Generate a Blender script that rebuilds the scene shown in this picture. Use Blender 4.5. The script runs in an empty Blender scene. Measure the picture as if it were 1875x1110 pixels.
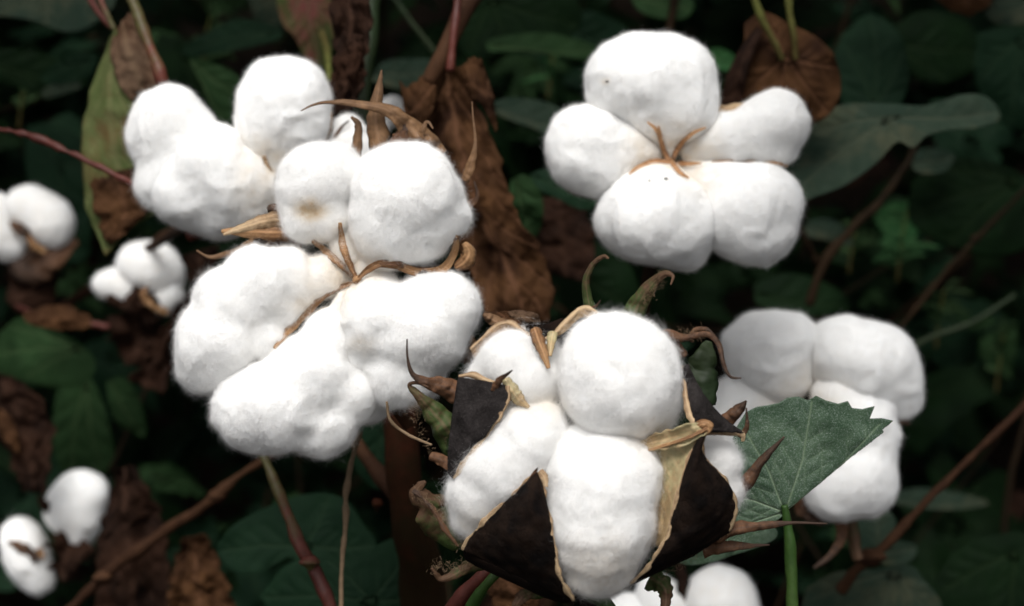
import bpy, bmesh, math, random
import numpy as np
from mathutils import Vector, Matrix

random.seed(7); RNG = np.random.RandomState(7)
scene = bpy.context.scene
col = scene.collection

# ------------------------------------------------------------------ camera
FOC, SENS, RW, RH = 70.0, 36.0, 1875.0, 1110.0
CAM = Vector((0, 0, 1.02)); PITCH = math.radians(30)
cd = bpy.data.cameras.new('camera'); cam = bpy.data.objects.new('camera', cd); col.objects.link(cam)
cam.location = CAM; cam.rotation_euler = (math.radians(90) - PITCH, 0, 0)
cd.lens = FOC; cd.sensor_width = SENS; cd.clip_start = 0.02; cd.clip_end = 200
cd.dof.use_dof = True; cd.dof.focus_distance = 0.622; cd.dof.aperture_fstop = 9.5; cd.dof.aperture_blades = 7
scene.camera = cam

# ------------------------------------------------------------------ daylight
SUN_EL, SUN_AZ = math.radians(76), math.radians(200)     # azimuth: clockwise from +Y
w = bpy.data.worlds.new('World'); scene.world = w; w.use_nodes = True
nt = w.node_tree; bg = nt.nodes['Background']
sky = nt.nodes.new('ShaderNodeTexSky'); sky.sky_type = 'NISHITA'; sky.sun_disc = False
sky.sun_elevation = SUN_EL; sky.sun_rotation = SUN_AZ; sky.dust_density = 6; sky.ozone_density = 1
hs = nt.nodes.new('ShaderNodeHueSaturation'); hs.inputs['Saturation'].default_value = 0.22   # overcast, nearly grey
nt.links.new(sky.outputs[0], hs.inputs['Color']); nt.links.new(hs.outputs[0], bg.inputs[0])
bg.inputs[1].default_value = 0.07
sl = bpy.data.lights.new('sun', 'SUN'); sl.energy = 1.4; sl.angle = math.radians(28); sl.color = (1, 0.985, 0.96)
so = bpy.data.objects.new('sun', sl); col.objects.link(so)
sd = Vector((math.sin(SUN_AZ) * math.cos(SUN_EL), math.cos(SUN_AZ) * math.cos(SUN_EL), math.sin(SUN_EL)))
so.rotation_euler = sd.to_track_quat('Z', 'Y').to_euler(); so.location = (0, 0, 4)
scene.view_settings.view_transform = 'Standard'; scene.view_settings.look = 'None'
scene.view_settings.exposure = 1.06; scene.view_settings.gamma = 1
scene.render.resolution_x = 1024; scene.render.resolution_y = 606

# ------------------------------------------------------------------ frames
cF = np.array([0, math.cos(PITCH), -math.sin(PITCH)]); cR = np.array([1.0, 0, 0]); cU = np.array([0, math.sin(PITCH), math.cos(PITCH)])
C0 = np.array(CAM); KK = SENS / FOC / RW

def W(x, y, d):
    return C0 + d * (cF + (x - RW / 2) * KK * cR - (y - RH / 2) * KK * cU)

class Fr:
    """rigid, undistorted working frame standing at one depth (1 unit = k metres; z points back to the viewer)"""
    def __init__(s, cx, cy, d):
        s.c = np.array([cx, cy, 0.0]); s.d = d; s.k = d * KK; s.o = W(cx, cy, d)
    def w(s, P):                                    # -> coordinates relative to s.o
        Q = (np.asarray(P, float) - s.c) * s.k
        return Q[..., 0:1] * cR - Q[..., 1:2] * cU - Q[..., 2:3] * cF

# ------------------------------------------------------------------ noise
def _h(ix, iy, iz, seed):
    n = (ix * 73856093) ^ (iy * 19349663) ^ (iz * 83492791) ^ (seed * 2654435)
    n = (n ^ (n >> 13)) & 0x7fffffff; n = (n * 1274126177) & 0x7fffffff; n = (n ^ (n >> 15)) & 0x7fffffff
    return (n % 100003) / 100003.0
def noise(P, seed=0):
    P = np.asarray(P, float); I = np.floor(P).astype(np.int64); f = P - I; u = f * f * f * (f * (f * 6 - 15) + 10)
    r = 0
    for a in (0, 1):
        for b in (0, 1):
            for c in (0, 1):
                wgt = (u[..., 0] if a else 1 - u[..., 0]) * (u[..., 1] if b else 1 - u[..., 1]) * (u[..., 2] if c else 1 - u[..., 2])
                r = r + wgt * _h(I[..., 0] + a, I[..., 1] + b, I[..., 2] + c, seed)
    return r * 2 - 1
def fbm(P, seed=0, o=3):
    r = 0; a = 1.0
    for i in range(o): r = r + a * noise(np.asarray(P) * (2.03 ** i), seed + i * 17); a *= .5
    return r

def catmull(P, n):
    P = np.asarray(P, float)
    if len(P) == 2: t = np.linspace(0, 1, n)[:, None]; return P[0] * (1 - t) + P[1] * t
    Q = np.vstack([2 * P[0] - P[1], P, 2 * P[-1] - P[-2]]); m = len(P) - 1
    u = np.linspace(0, m - 1e-9, n); i = u.astype(int); t = (u - i)[:, None]
    a, b, c, d = Q[i], Q[i + 1], Q[i + 2], Q[i + 3]
    return .5 * (2 * b + (c - a) * t + (2 * a - 5 * b + 4 * c - d) * t ** 2 + (3 * b - a - 3 * c + d) * t ** 3)
def norm(v): return v / (np.linalg.norm(v, axis=-1, keepdims=True) + 1e-12)

# ------------------------------------------------------------------ materials
def nodes(name):
    m = bpy.data.materials.new(name); m.use_nodes = True; t = m.node_tree
    b = t.nodes['Principled BSDF']; out = t.nodes['Material Output']
    return m, t, b, out
def N(t, ty, **kw):
    n = t.nodes.new(ty)
    for k, v in kw.items(): setattr(n, k, v)
    return n
def mixc(t, fac, a, b):
    n = N(t, 'ShaderNodeMix', data_type='RGBA')
    for s, v in ((0, fac), (6, a), (7, b)):
        if hasattr(v, 'links') or isinstance(v, bpy.types.NodeSocket): t.links.new(v, n.inputs[s])
        elif s == 0: n.inputs[0].default_value = v
        else: n.inputs[s].default_value = (*v, 1)
    return n.outputs[2]
def tex(t, scale, detail=3, rough=.55, dist=0):
    c = N(t, 'ShaderNodeTexCoord'); n = N(t, 'ShaderNodeTexNoise'); n.inputs['Scale'].default_value = scale
    n.inputs['Detail'].default_value = detail; n.inputs['Roughness'].default_value = rough; n.inputs['Distortion'].default_value = dist
    t.links.new(c.outputs['Object'], n.inputs['Vector']); return n.outputs['Fac']
def ramp(t, src, a, b, lo=0.0, hi=1.0):
    n = N(t, 'ShaderNodeMapRange'); n.inputs[1].default_value = a; n.inputs[2].default_value = b
    n.inputs[3].default_value = lo; n.inputs[4].default_value = hi; t.links.new(src, n.inputs[0]); return n.outputs[0]
def attr(t, nm): n = N(t, 'ShaderNodeAttribute'); n.attribute_name = nm; return n.outputs['Fac']
def math2(t, op, a, b):
    n = N(t, 'ShaderNodeMath', operation=op)
    for i, v in enumerate((a, b)):
        if isinstance(v, bpy.types.NodeSocket): t.links.new(v, n.inputs[i])
        else: n.inputs[i].default_value = v
    return n.outputs[0]
def bump(t, b, src, strength, dist):
    n = N(t, 'ShaderNodeBump'); n.inputs['Strength'].default_value = strength; n.inputs['Distance'].default_value = dist
    t.links.new(src, n.inputs['Height']); t.links.new(n.outputs[0], b.inputs['Normal']); return n

def m_lint():
    m, t, b, out = nodes('cotton_lint')
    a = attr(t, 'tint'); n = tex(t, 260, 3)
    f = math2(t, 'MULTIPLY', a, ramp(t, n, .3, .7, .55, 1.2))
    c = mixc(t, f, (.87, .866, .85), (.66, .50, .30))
    t.links.new(c, b.inputs['Base Color']); b.inputs['Roughness'].default_value = .95
    b.inputs['Specular IOR Level'].default_value = .05
    b.inputs['Subsurface Weight'].default_value = 1.0; b.inputs['Subsurface Radius'].default_value = (1, .97, .94); b.inputs['Subsurface Scale'].default_value = .004
    return m
def m_fibre():
    m, t, b, out = nodes('cotton_fibre')
    a = attr(t, 'tint'); c = mixc(t, a, (.96, .955, .945), (.80, .66, .46))
    t.links.new(c, b.inputs['Base Color']); b.inputs['Roughness'].default_value = .9; b.inputs['Specular IOR Level'].default_value = .08
    tr = N(t, 'ShaderNodeBsdfTranslucent'); t.links.new(c, tr.inputs['Color'])
    ms = N(t, 'ShaderNodeMixShader'); ms.inputs[0].default_value = .55
    t.links.new(b.outputs[0], ms.inputs[1]); t.links.new(tr.outputs[0], ms.inputs[2]); t.links.new(ms.outputs[0], out.inputs['Surface'])
    return m
def m_leaf(name, dark, light, vein, rough=.7, trans=.12, dust=0.0, g=.5, spec=.07, spot=None, spots=(.56, .68), bumpy=.5):
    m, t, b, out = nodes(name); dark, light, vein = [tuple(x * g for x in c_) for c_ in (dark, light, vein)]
    c = mixc(t, ramp(t, tex(t, 45, 4), .35, .68), dark, light)
    if spot: c = mixc(t, ramp(t, tex(t, 28, 6, .7, .6), spots[0], spots[1]), c, spot)
    c = mixc(t, math2(t, 'MULTIPLY', attr(t, 'vein'), .75), c, vein)
    if dust: c = mixc(t, ramp(t, tex(t, 2600, 2, .8), .5, .78, 0, dust), c, (.32, .36, .33))
    t.links.new(c, b.inputs['Base Color']); b.inputs['Roughness'].default_value = rough; b.inputs['Specular IOR Level'].default_value = spec
    h = math2(t, 'ADD', math2(t, 'MULTIPLY', tex(t, 420, 4, .65), .6), math2(t, 'MULTIPLY', attr(t, 'vein'), -.5))
    bump(t, b, h, bumpy, .0012)
    tr = N(t, 'ShaderNodeBsdfTranslucent'); t.links.new(c, tr.inputs['Color'])
    ms = N(t, 'ShaderNodeMixShader'); ms.inputs[0].default_value = trans
    t.links.new(b.outputs[0], ms.inputs[1]); t.links.new(tr.outputs[0], ms.inputs[2]); t.links.new(ms.outputs[0], out.inputs['Surface'])
    return m
def m_grad(name, c0, c1, rough=.6, nscale=300, var=.5, bd=.0006, bs=.6, spec=.25, stripes=True, p0=.3, p1=.75):
    """colour runs from c0 to c1 along the part (attribute a), fibrous streaks"""
    m, t, b, out = nodes(name)
    n = tex(t, nscale, 5, .65, .5)
    f = math2(t, 'ADD', attr(t, 'a'), ramp(t, n, .3, .7, -var * .5, var * .5))
    c = mixc(t, ramp(t, f, p0, p1), c0, c1)
    dk = mixc(t, ramp(t, tex(t, nscale * 2.3, 4, .7), .45, .75, 0, .55), c, tuple(x * .35 for x in c1))
    if stripes: dk = mixc(t, math2(t, 'MULTIPLY', attr(t, 'vein'), .5), dk, tuple(min(1, x * 1.8 + .02) for x in c1))
    t.links.new(dk, b.inputs['Base Color']); b.inputs['Roughness'].default_value = rough; b.inputs['Specular IOR Level'].default_value = spec
    bump(t, b, n, bs, bd)
    return m
M = {}
M['lint'] = m_lint(); M['fibre'] = m_fibre()
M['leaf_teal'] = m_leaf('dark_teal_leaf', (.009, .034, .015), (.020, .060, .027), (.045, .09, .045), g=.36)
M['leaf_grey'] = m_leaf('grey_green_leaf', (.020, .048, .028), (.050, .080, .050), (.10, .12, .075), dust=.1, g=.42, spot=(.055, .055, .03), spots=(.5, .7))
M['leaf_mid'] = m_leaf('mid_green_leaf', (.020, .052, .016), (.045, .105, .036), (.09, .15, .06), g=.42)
M['leaf_bright'] = m_leaf('fresh_green_leaf', (.035, .12, .035), (.06, .20, .07), (.12, .25, .1), trans=.25)
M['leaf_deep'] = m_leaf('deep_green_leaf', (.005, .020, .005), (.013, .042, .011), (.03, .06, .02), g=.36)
M['leaf_olive'] = m_leaf('yellowing_leaf', (.085, .115, .035), (.15, .17, .065), (.20, .20, .09), spot=(.09, .055, .022), spots=(.5, .62), bumpy=.8, g=.62)
M['leaf_mottled'] = m_leaf('mottled_leaf', (.05, .07, .02), (.09, .12, .035), (.2, .12, .08), spot=(.11, .035, .03), spots=(.47, .6))
M['leaf_front'] = m_leaf('dusty_front_leaf', (.026, .056, .028), (.054, .092, .050), (.17, .23, .14), rough=.55, spec=.2, dust=.6, bumpy=.5, g=.95)
M['dead'] = m_leaf('dried_brown_leaf', (.032, .013, .006), (.16, .074, .030), (.20, .095, .05), rough=.8, trans=.08, spot=(.012, .005, .003), spots=(.6, .75), bumpy=1.0)
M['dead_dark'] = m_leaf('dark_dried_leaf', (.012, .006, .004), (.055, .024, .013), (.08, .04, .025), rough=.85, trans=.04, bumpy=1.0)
M['dead_tan'] = m_leaf('tan_dried_leaf', (.10, .05, .028), (.26, .17, .11), (.30, .2, .12), rough=.8, trans=.1, spot=(.06, .02, .012), bumpy=1.0)
M['rib'] = m_grad('tan_husk_rib', (.13, .06, .024), (.27, .15, .068), nscale=500, rough=.6)
M['rib_light'] = m_grad('light_tan_rib', (.26, .13, .06), (.38, .21, .10), nscale=500, rough=.6)
M['rim'] = m_grad('tan_husk_rim', (.21, .13, .07), (.34, .24, .14), nscale=600, rough=.65, bs=.8)
M['septum'] = m_grad('pale_husk_wall', (.30, .26, .14), (.30, .21, .11), nscale=350, rough=.5, var=.7)
M['bract'] = m_grad('green_to_brown_bract', (.030, .052, .010), (.060, .030, .014), nscale=330, rough=.7, var=.6, p0=.25, p1=.6)
M['bract_brown'] = m_grad('dried_bract', (.105, .048, .022), (.032, .017, .010), nscale=330, rough=.75, var=.6)
M['bract_tan'] = m_grad('tan_bract', (.15, .08, .036), (.11, .06, .03), nscale=330, rough=.7, var=.6)
M['stem_red'] = m_grad('red_stem', (.055, .014, .010), (.085, .021, .014), nscale=220, rough=.5, stripes=False)
M['stem_redgreen'] = m_grad('red_green_stem', (.055, .050, .016), (.095, .026, .017), nscale=150, rough=.5, stripes=False)
M['stem_brown'] = m_grad('brown_stem', (.028, .012, .006), (.050, .023, .011), nscale=180, rough=.8, spec=.1, stripes=False)
M['stem_green'] = m_grad('green_stem', (.020, .050, .008), (.036, .070, .014), nscale=180, rough=.5, stripes=False)
M['stem_olive'] = m_grad('olive_stem', (.05, .04, .012), (.075, .08, .02), nscale=180, rough=.7, stripes=False, spec=.1)
M['stem_dark'] = m_grad('dark_stem', (.010, .007, .004), (.022, .013, .007), nscale=200, rough=.9, spec=.05, stripes=False)
M['stem_dkgreen'] = m_grad('dark_green_stem', (.008, .018, .004), (.015, .025, .007), nscale=120, rough=.6, stripes=False)
M['stem_main'] = m_grad('main_stem_bark', (.016, .010, .004), (.038, .012, .006), nscale=90, rough=.85, spec=.05, stripes=False, bd=.001)
M['twine'] = m_grad('dry_twine_stalk', (.12, .08, .045), (.18, .12, .07), nscale=300, rough=.7, stripes=False)
def m_bur(name='dark_bur_shell', c0=(.003, .002, .0018), c1=(.017, .0095, .006), fk=.1):
    m, t, b, out = nodes(name)
    c = mixc(t, ramp(t, tex(t, 160, 4), .35, .7), c0, c1)
    c = mixc(t, ramp(t, tex(t, 2200, 3, .8), .54, .74, 0, fk), c, (.085, .075, .07))
    t.links.new(c, b.inputs['Base Color']); b.inputs['Roughness'].default_value = .95; b.inputs['Specular IOR Level'].default_value = .08
    bump(t, b, tex(t, 900, 5, .75), 1.0, .0012); return m
M['bur'] = m_bur(); M['bur_grey'] = m_bur('charcoal_bur_shell', (.012, .010, .0095), (.036, .031, .030), .75)
def m_soil():
    m, t, b, out = nodes('dark_soil')
    c = mixc(t, ramp(t, tex(t, 14, 6, .7), .3, .7), (.006, .004, .0025), (.018, .012, .007)); b.inputs['Specular IOR Level'].default_value = .03
    t.links.new(c, b.inputs['Base Color']); b.inputs['Roughness'].default_value = 1
    bump(t, b, tex(t, 40, 6, .7), 1, .03); return m
M['soil'] = m_soil()

# ------------------------------------------------------------------ object helpers
def thing(name, label, cat, o, group=None):
    e = bpy.data.objects.new(name, None); e.empty_display_size = .01; col.objects.link(e); e.location = Vector(o)
    e['label'] = label; e['category'] = cat
    if group: e['group'] = group
    return e
def build(name, V, F, mat, parent=None, loc=None, attrs=None, solid=0, mats=None, midx=None, label=None):
    V = np.asarray(V, np.float32); me = bpy.data.meshes.new(name)
    F = [np.asarray(f, np.int32) for f in (F if isinstance(F, list) else [F])]
    me.vertices.add(len(V)); me.vertices.foreach_set('co', V.ravel())
    tot = np.concatenate([np.full(len(f), f.shape[1], np.int32) for f in F])
    li = np.concatenate([f.ravel() for f in F]); st = np.concatenate([[0], np.cumsum(tot)[:-1]]).astype(np.int32)
    me.loops.add(len(li)); me.loops.foreach_set('vertex_index', li)
    me.polygons.add(len(tot)); me.polygons.foreach_set('loop_start', st)
    me.polygons.foreach_set('use_smooth', np.ones(len(tot), bool))
    for mm in (mats or [mat]): me.materials.append(mm)
    if midx is not None: me.polygons.foreach_set('material_index', np.asarray(midx, np.int32))
    for k, v in (attrs or {}).items():
        a = me.attributes.new(k, 'FLOAT', 'POINT'); a.data.foreach_set('value', np.asarray(v, np.float32))
    me.update(calc_edges=True); me.validate()
    ob = bpy.data.objects.new(name, me); col.objects.link(ob)
    if parent is not None: ob.parent = parent
    if loc is not None: ob.location = Vector(loc)
    if solid:
        s = ob.modifiers.new('thickness', 'SOLIDIFY'); s.thickness = solid; s.offset = 0
    if label: ob['label'] = label
    return ob
def grid_faces(n, m, wrap=False):
    i, j = np.meshgrid(np.arange(n - 1), np.arange(m if wrap else m - 1), indexing='ij'); j2 = (j + 1) % m
    return np.stack([i * m + j, i * m + j2, (i + 1) * m + j2, (i + 1) * m + j], -1).reshape(-1, 4)

def tube(name, P, R, mat, parent=None, loc=(0, 0, 0), sides=10, n=None, rough=.06, flat=1.0, seed=1, label=None, up=None):
    """P in the parent's local metres, R radii in metres"""
    P = np.asarray(P, float); n = n or max(14, len(P) * 9)
    C = catmull(P, n); t = np.linspace(0, 1, n); r = np.interp(t, np.linspace(0, 1, len(R)), R)
    T = norm(np.gradient(C, axis=0)); a = -cF if up is None else up
    U = np.zeros_like(C); u = norm(a - T[0] * (a @ T[0]))
    for i in range(n):
        u = u - T[i] * (u @ T[i]); u = u / (np.linalg.norm(u) + 1e-12); U[i] = u
    S = np.cross(T, U); th = np.linspace(0, 2 * math.pi, sides, endpoint=False)
    L = float(np.mean(r)) * 4
    ring = (np.cos(th)[None, :, None] * S[:, None] + flat * np.sin(th)[None, :, None] * U[:, None])
    V = C[:, None] + ring * r[:, None, None]
    nz = fbm(V.reshape(-1, 3) / L + seed * 3.1, seed, 2).reshape(n, sides)
    V = V + ring * (r[:, None] * nz * rough * 3)[..., None]
    V = np.concatenate([V.reshape(-1, 3), C[:1], C[-1:]]); F = grid_faces(n, sides, True); k = n * sides
    j = np.arange(sides); jj = (j + 1) % sides
    c1 = np.stack([np.full(sides, k), jj, j], -1); c2 = np.stack([np.full(sides, k + 1), (n - 1) * sides + j, (n - 1) * sides + jj], -1)
    a_ = np.concatenate([np.repeat(t, sides), [0, 1]])
    v_ = np.concatenate([np.tile((np.cos(th * 3) > .7).astype(float), n), [0, 0]])
    return build(name, V, [F, np.concatenate([c1, c2])], mat, parent, loc, {'a': a_, 'vein': v_}, label=label)

def strip(name, fr, P, Wd, mat, parent, twist=0, cup=.25, across=9, n=None, wav=.09, seed=3, thick=.0003, rag=.14, label=None, crumple=0, freq=1.0):
    """curved tapering strip (bract, husk wall). P px points (x,y,z), Wd half widths px"""
    P = np.asarray(P, float); n = n or max(22, len(P) * 10); C = catmull(P, n); t = np.linspace(0, 1, n)
    hw = np.interp(t, np.linspace(0, 1, len(Wd)), Wd); hw = np.maximum(hw, .25)
    T = norm(np.gradient(C, axis=0)); tw = np.interp(t, np.linspace(0, 1, len(twist)), twist) if hasattr(twist, '__len__') else np.full(n, twist)
    z = np.array([0, 0, 1.0]); S = np.cross(T, np.tile(z, (n, 1))); bad = np.linalg.norm(S, axis=1) < .15
    S[bad] = np.array([1.0, 0, 0]); S = norm(S)
    for i in range(1, n):
        if S[i] @ S[i - 1] < 0: S[i] = -S[i]
    Nn = np.cross(S, T); c, s = np.cos(tw)[:, None], np.sin(tw)[:, None]
    S2 = S * c + Nn * s; N2 = np.cross(S2, T)
    u = np.linspace(-1, 1, across)
    e = 1 + rag * noise(np.stack([t * 14 * freq, t * 0 + seed, t * 0], -1), seed)
    e2 = 1 + rag * noise(np.stack([t * 14 * freq, t * 0 + seed + 5, t * 0], -1), seed)
    V = C[:, None] + S2[:, None] * (u[None, :] * hw[:, None] * np.where(u[None] > 0, e[:, None], e2[:, None]))[..., None]
    V = V - N2[:, None] * (cup * hw[:, None] * (u[None] ** 2))[..., None]
    nz = fbm(V.reshape(-1, 3) / (np.max(hw) * .8 + 3), seed, 3).reshape(n, across)
    V = V + N2[:, None] * (nz * (wav * hw[:, None] * 3 + crumple))[..., None]
    vein = np.maximum(np.exp(-(u / .10) ** 2), .6 * np.exp(-((np.abs(u) - .45) / .08) ** 2))
    return build(name, fr.w(V.reshape(-1, 3)), grid_faces(n, across), mat, parent, None,
                 {'a': np.repeat(t, across), 'vein': np.tile(vein, n)}, solid=thick, label=label)

def patch(name, fr, L, R, mat, parent, bulge=0, rows=40, cols=22, amp=0, freq=40, seed=1, thick=.0006, folds=0, foldn=3, smooth=True, label=None, rag=0, mid=.5):
    """surface spanned between two edge lines given in px (x,y,z)"""
    f = catmull if smooth else (lambda P, n: np.stack([np.interp(np.linspace(0, 1, n), np.linspace(0, 1, len(P)), np.asarray(P, float)[:, i]) for i in range(3)], -1))
    A, B = f(L, rows), f(R, rows); u = np.linspace(0, 1, cols); t = np.linspace(0, 1, rows)
    if rag:
        q = lambda s: (noise(np.stack([t * rows * .35, t * 0 + s, t * 0], -1), seed + s) * rag)[:, None]
        d_ = norm(B - A); A = A - d_ * q(1); B = B + d_ * q(2)
    V = A[:, None] * (1 - u)[None, :, None] + B[:, None] * u[None, :, None]
    V[..., 2] += bulge * np.sin(np.pi * u)[None] * np.sin(np.pi * np.clip(t * .9 + .08, 0, 1))[:, None]
    if folds: V[..., 2] += folds * np.cos((u[None] + .06 * np.sin(t * 9)[:, None]) * foldn * 2 * np.pi)
    if amp: V[..., 2] += amp * fbm(V / freq, seed, 4)
    vein = np.exp(-((u - mid) / .035) ** 2)[None] * np.ones((rows, 1))
    br = np.exp(-(((t[:, None] * 7 - np.abs(u - mid)[None] * 3.2) % 1 - .5) / .09) ** 2) * .6
    return build(name, fr.w(V.reshape(-1, 3)), grid_faces(rows, cols), mat, parent, None,
                 {'a': np.repeat(t, cols), 'vein': np.maximum(vein, br).ravel()}, solid=thick, label=label)

def seg_dist(P, A, B):
    d = B - A; t = np.clip(((P - A) @ d) / (d @ d + 1e-9), 0, 1); return np.linalg.norm(P - A - t[:, None] * d, axis=1)

def leaf_blade(name, fr, outline, o, tips, mat, parent, tilt=(0, 0), droop=.12, wave=5, quilt=3, nout=200, rings=22, teeth=0, seed=1, thick=.0003, smooth=True, loc=None, label=None, vw=1.0, closed=True, roll=0):
    O = np.asarray(outline, float); o = np.asarray(o, float)
    Q = np.vstack([O, O[:1]]); 
    if smooth:
        Z = np.hstack([Q, np.zeros((len(Q), 1))]); Q = catmull(Z, nout + 1)[:-1, :2]
    else:
        L = np.concatenate([[0], np.cumsum(np.linalg.norm(np.diff(Q, axis=0), axis=1))]); s = np.linspace(0, L[-1], nout + 1)[:-1]
        Q = np.stack([np.interp(s, L, Q[:, 0]), np.interp(s, L, Q[:, 1])], -1)
    size = np.median(np.linalg.norm(Q - o, axis=1))
    if teeth:
        k = np.arange(len(Q)); Q = o + (Q - o) * (1 + (teeth / size) * (((k * 31 / nout) % 1) - .5 + .5 * noise(np.stack([k * .3, k * 0., k * 0.], -1), seed)))[:, None]
    s = (np.linspace(0, 1, rings + 1)[1:]) ** .8
    V = o + (Q - o)[None] * s[:, None, None]; V = np.concatenate([o[None], V.reshape(-1, 2)])
    segs = []
    for tp in tips:
        tp = np.asarray(tp, float); d = tp - o; L = np.linalg.norm(d); d = d / L; pr = np.array([-d[1], d[0]])
        ctrl = o + d * L * .5 + pr * L * .04
        segs += [(o, ctrl, 1.0), (ctrl, tp, .8)]
        for q in np.arange(.2, .95, .21):
            for sg in (1, -1):
                q = q + .055 * sg + .03 * math.sin(37 * q + L)
                b0 = o + d * L * q + pr * L * .04 * math.sin(q * math.pi); e = b0 + (d * .75 + pr * sg * .75) * L * .34 * (1.15 - q)
                segs.append((b0, e, .32))
    vd = np.zeros(len(V)); qd = np.full(len(V), 1e9)
    for A, B, wg in segs:
        dd = seg_dist(V, A, B); vd = np.maximum(vd, wg * np.exp(-(dd / (1.6 * vw + wg)) ** 2)); qd = np.minimum(qd, dd)
    r = np.linalg.norm(V - o, axis=1) / size
    z = tilt[0] * (V[:, 0] - o[0]) + tilt[1] * (V[:, 1] - o[1]) - droop * size * r ** 2 + wave * r * fbm(np.c_[V / (size * .7), V[:, :1] * 0 + seed], seed, 2)
    z += quilt * np.minimum(qd / (size * .12), 1) 
    if roll: z -= roll * size * ((V[:, 0] - o[0]) / size) ** 2
    P = np.c_[V, z]; n = nout
    F = grid_faces(rings, n, True) + 1; j = np.arange(n); F3 = np.stack([np.zeros(n, int), 1 + j, 1 + (j + 1) % n], -1)
    return build(name, fr.w(P), [F, F3], mat, parent, loc, {'vein': vd, 'a': np.clip(r, 0, 1)}, solid=thick, label=label)

# ------------------------------------------------------------------ cotton locks
_ico = {}
def ico(s):
    if s not in _ico:
        bm = bmesh.new(); bmesh.ops.create_icosphere(bm, subdivisions=s, radius=1)
        V = np.array([v.co for v in bm.verts]); F = np.array([[v.index for v in f.verts] for f in bm.faces]); bm.free(); _ico[s] = (norm(V), F)
    return _ico[s]
def sdf(P, caps, k):
    """caps: (x1,y1,z1,r1, x2,y2,z2,r2) or (x,y,z,r)"""
    r = None
    for c in caps:
        A = np.array(c[:3], float)
        if len(c) == 4: d = np.linalg.norm(P - A, axis=-1) - c[3]
        else:
            B = np.array(c[4:7], float); e = B - A; t = np.clip(((P - A) @ e) / (e @ e), 0, 1)
            d = np.linalg.norm(P - A - t[..., None] * e, axis=-1) - (c[3] + (c[7] - c[3]) * t)
        if r is None: r = d
        else: h = np.clip(.5 + .5 * (d - r) / k, 0, 1); r = r * h + d * (1 - h) - k * h * (1 - h)
    return r
def height(locks, x, y, default=0.0):
    z = 260.0; 
    for _ in range(90):
        P = np.array([[x, y, z]]); d = min(float(sdf(P, c, 16)[0]) for c in locks)
        if d < .4: return z
        z -= max(d * .8, .3)
        if z < -120: return default
    return z
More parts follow.
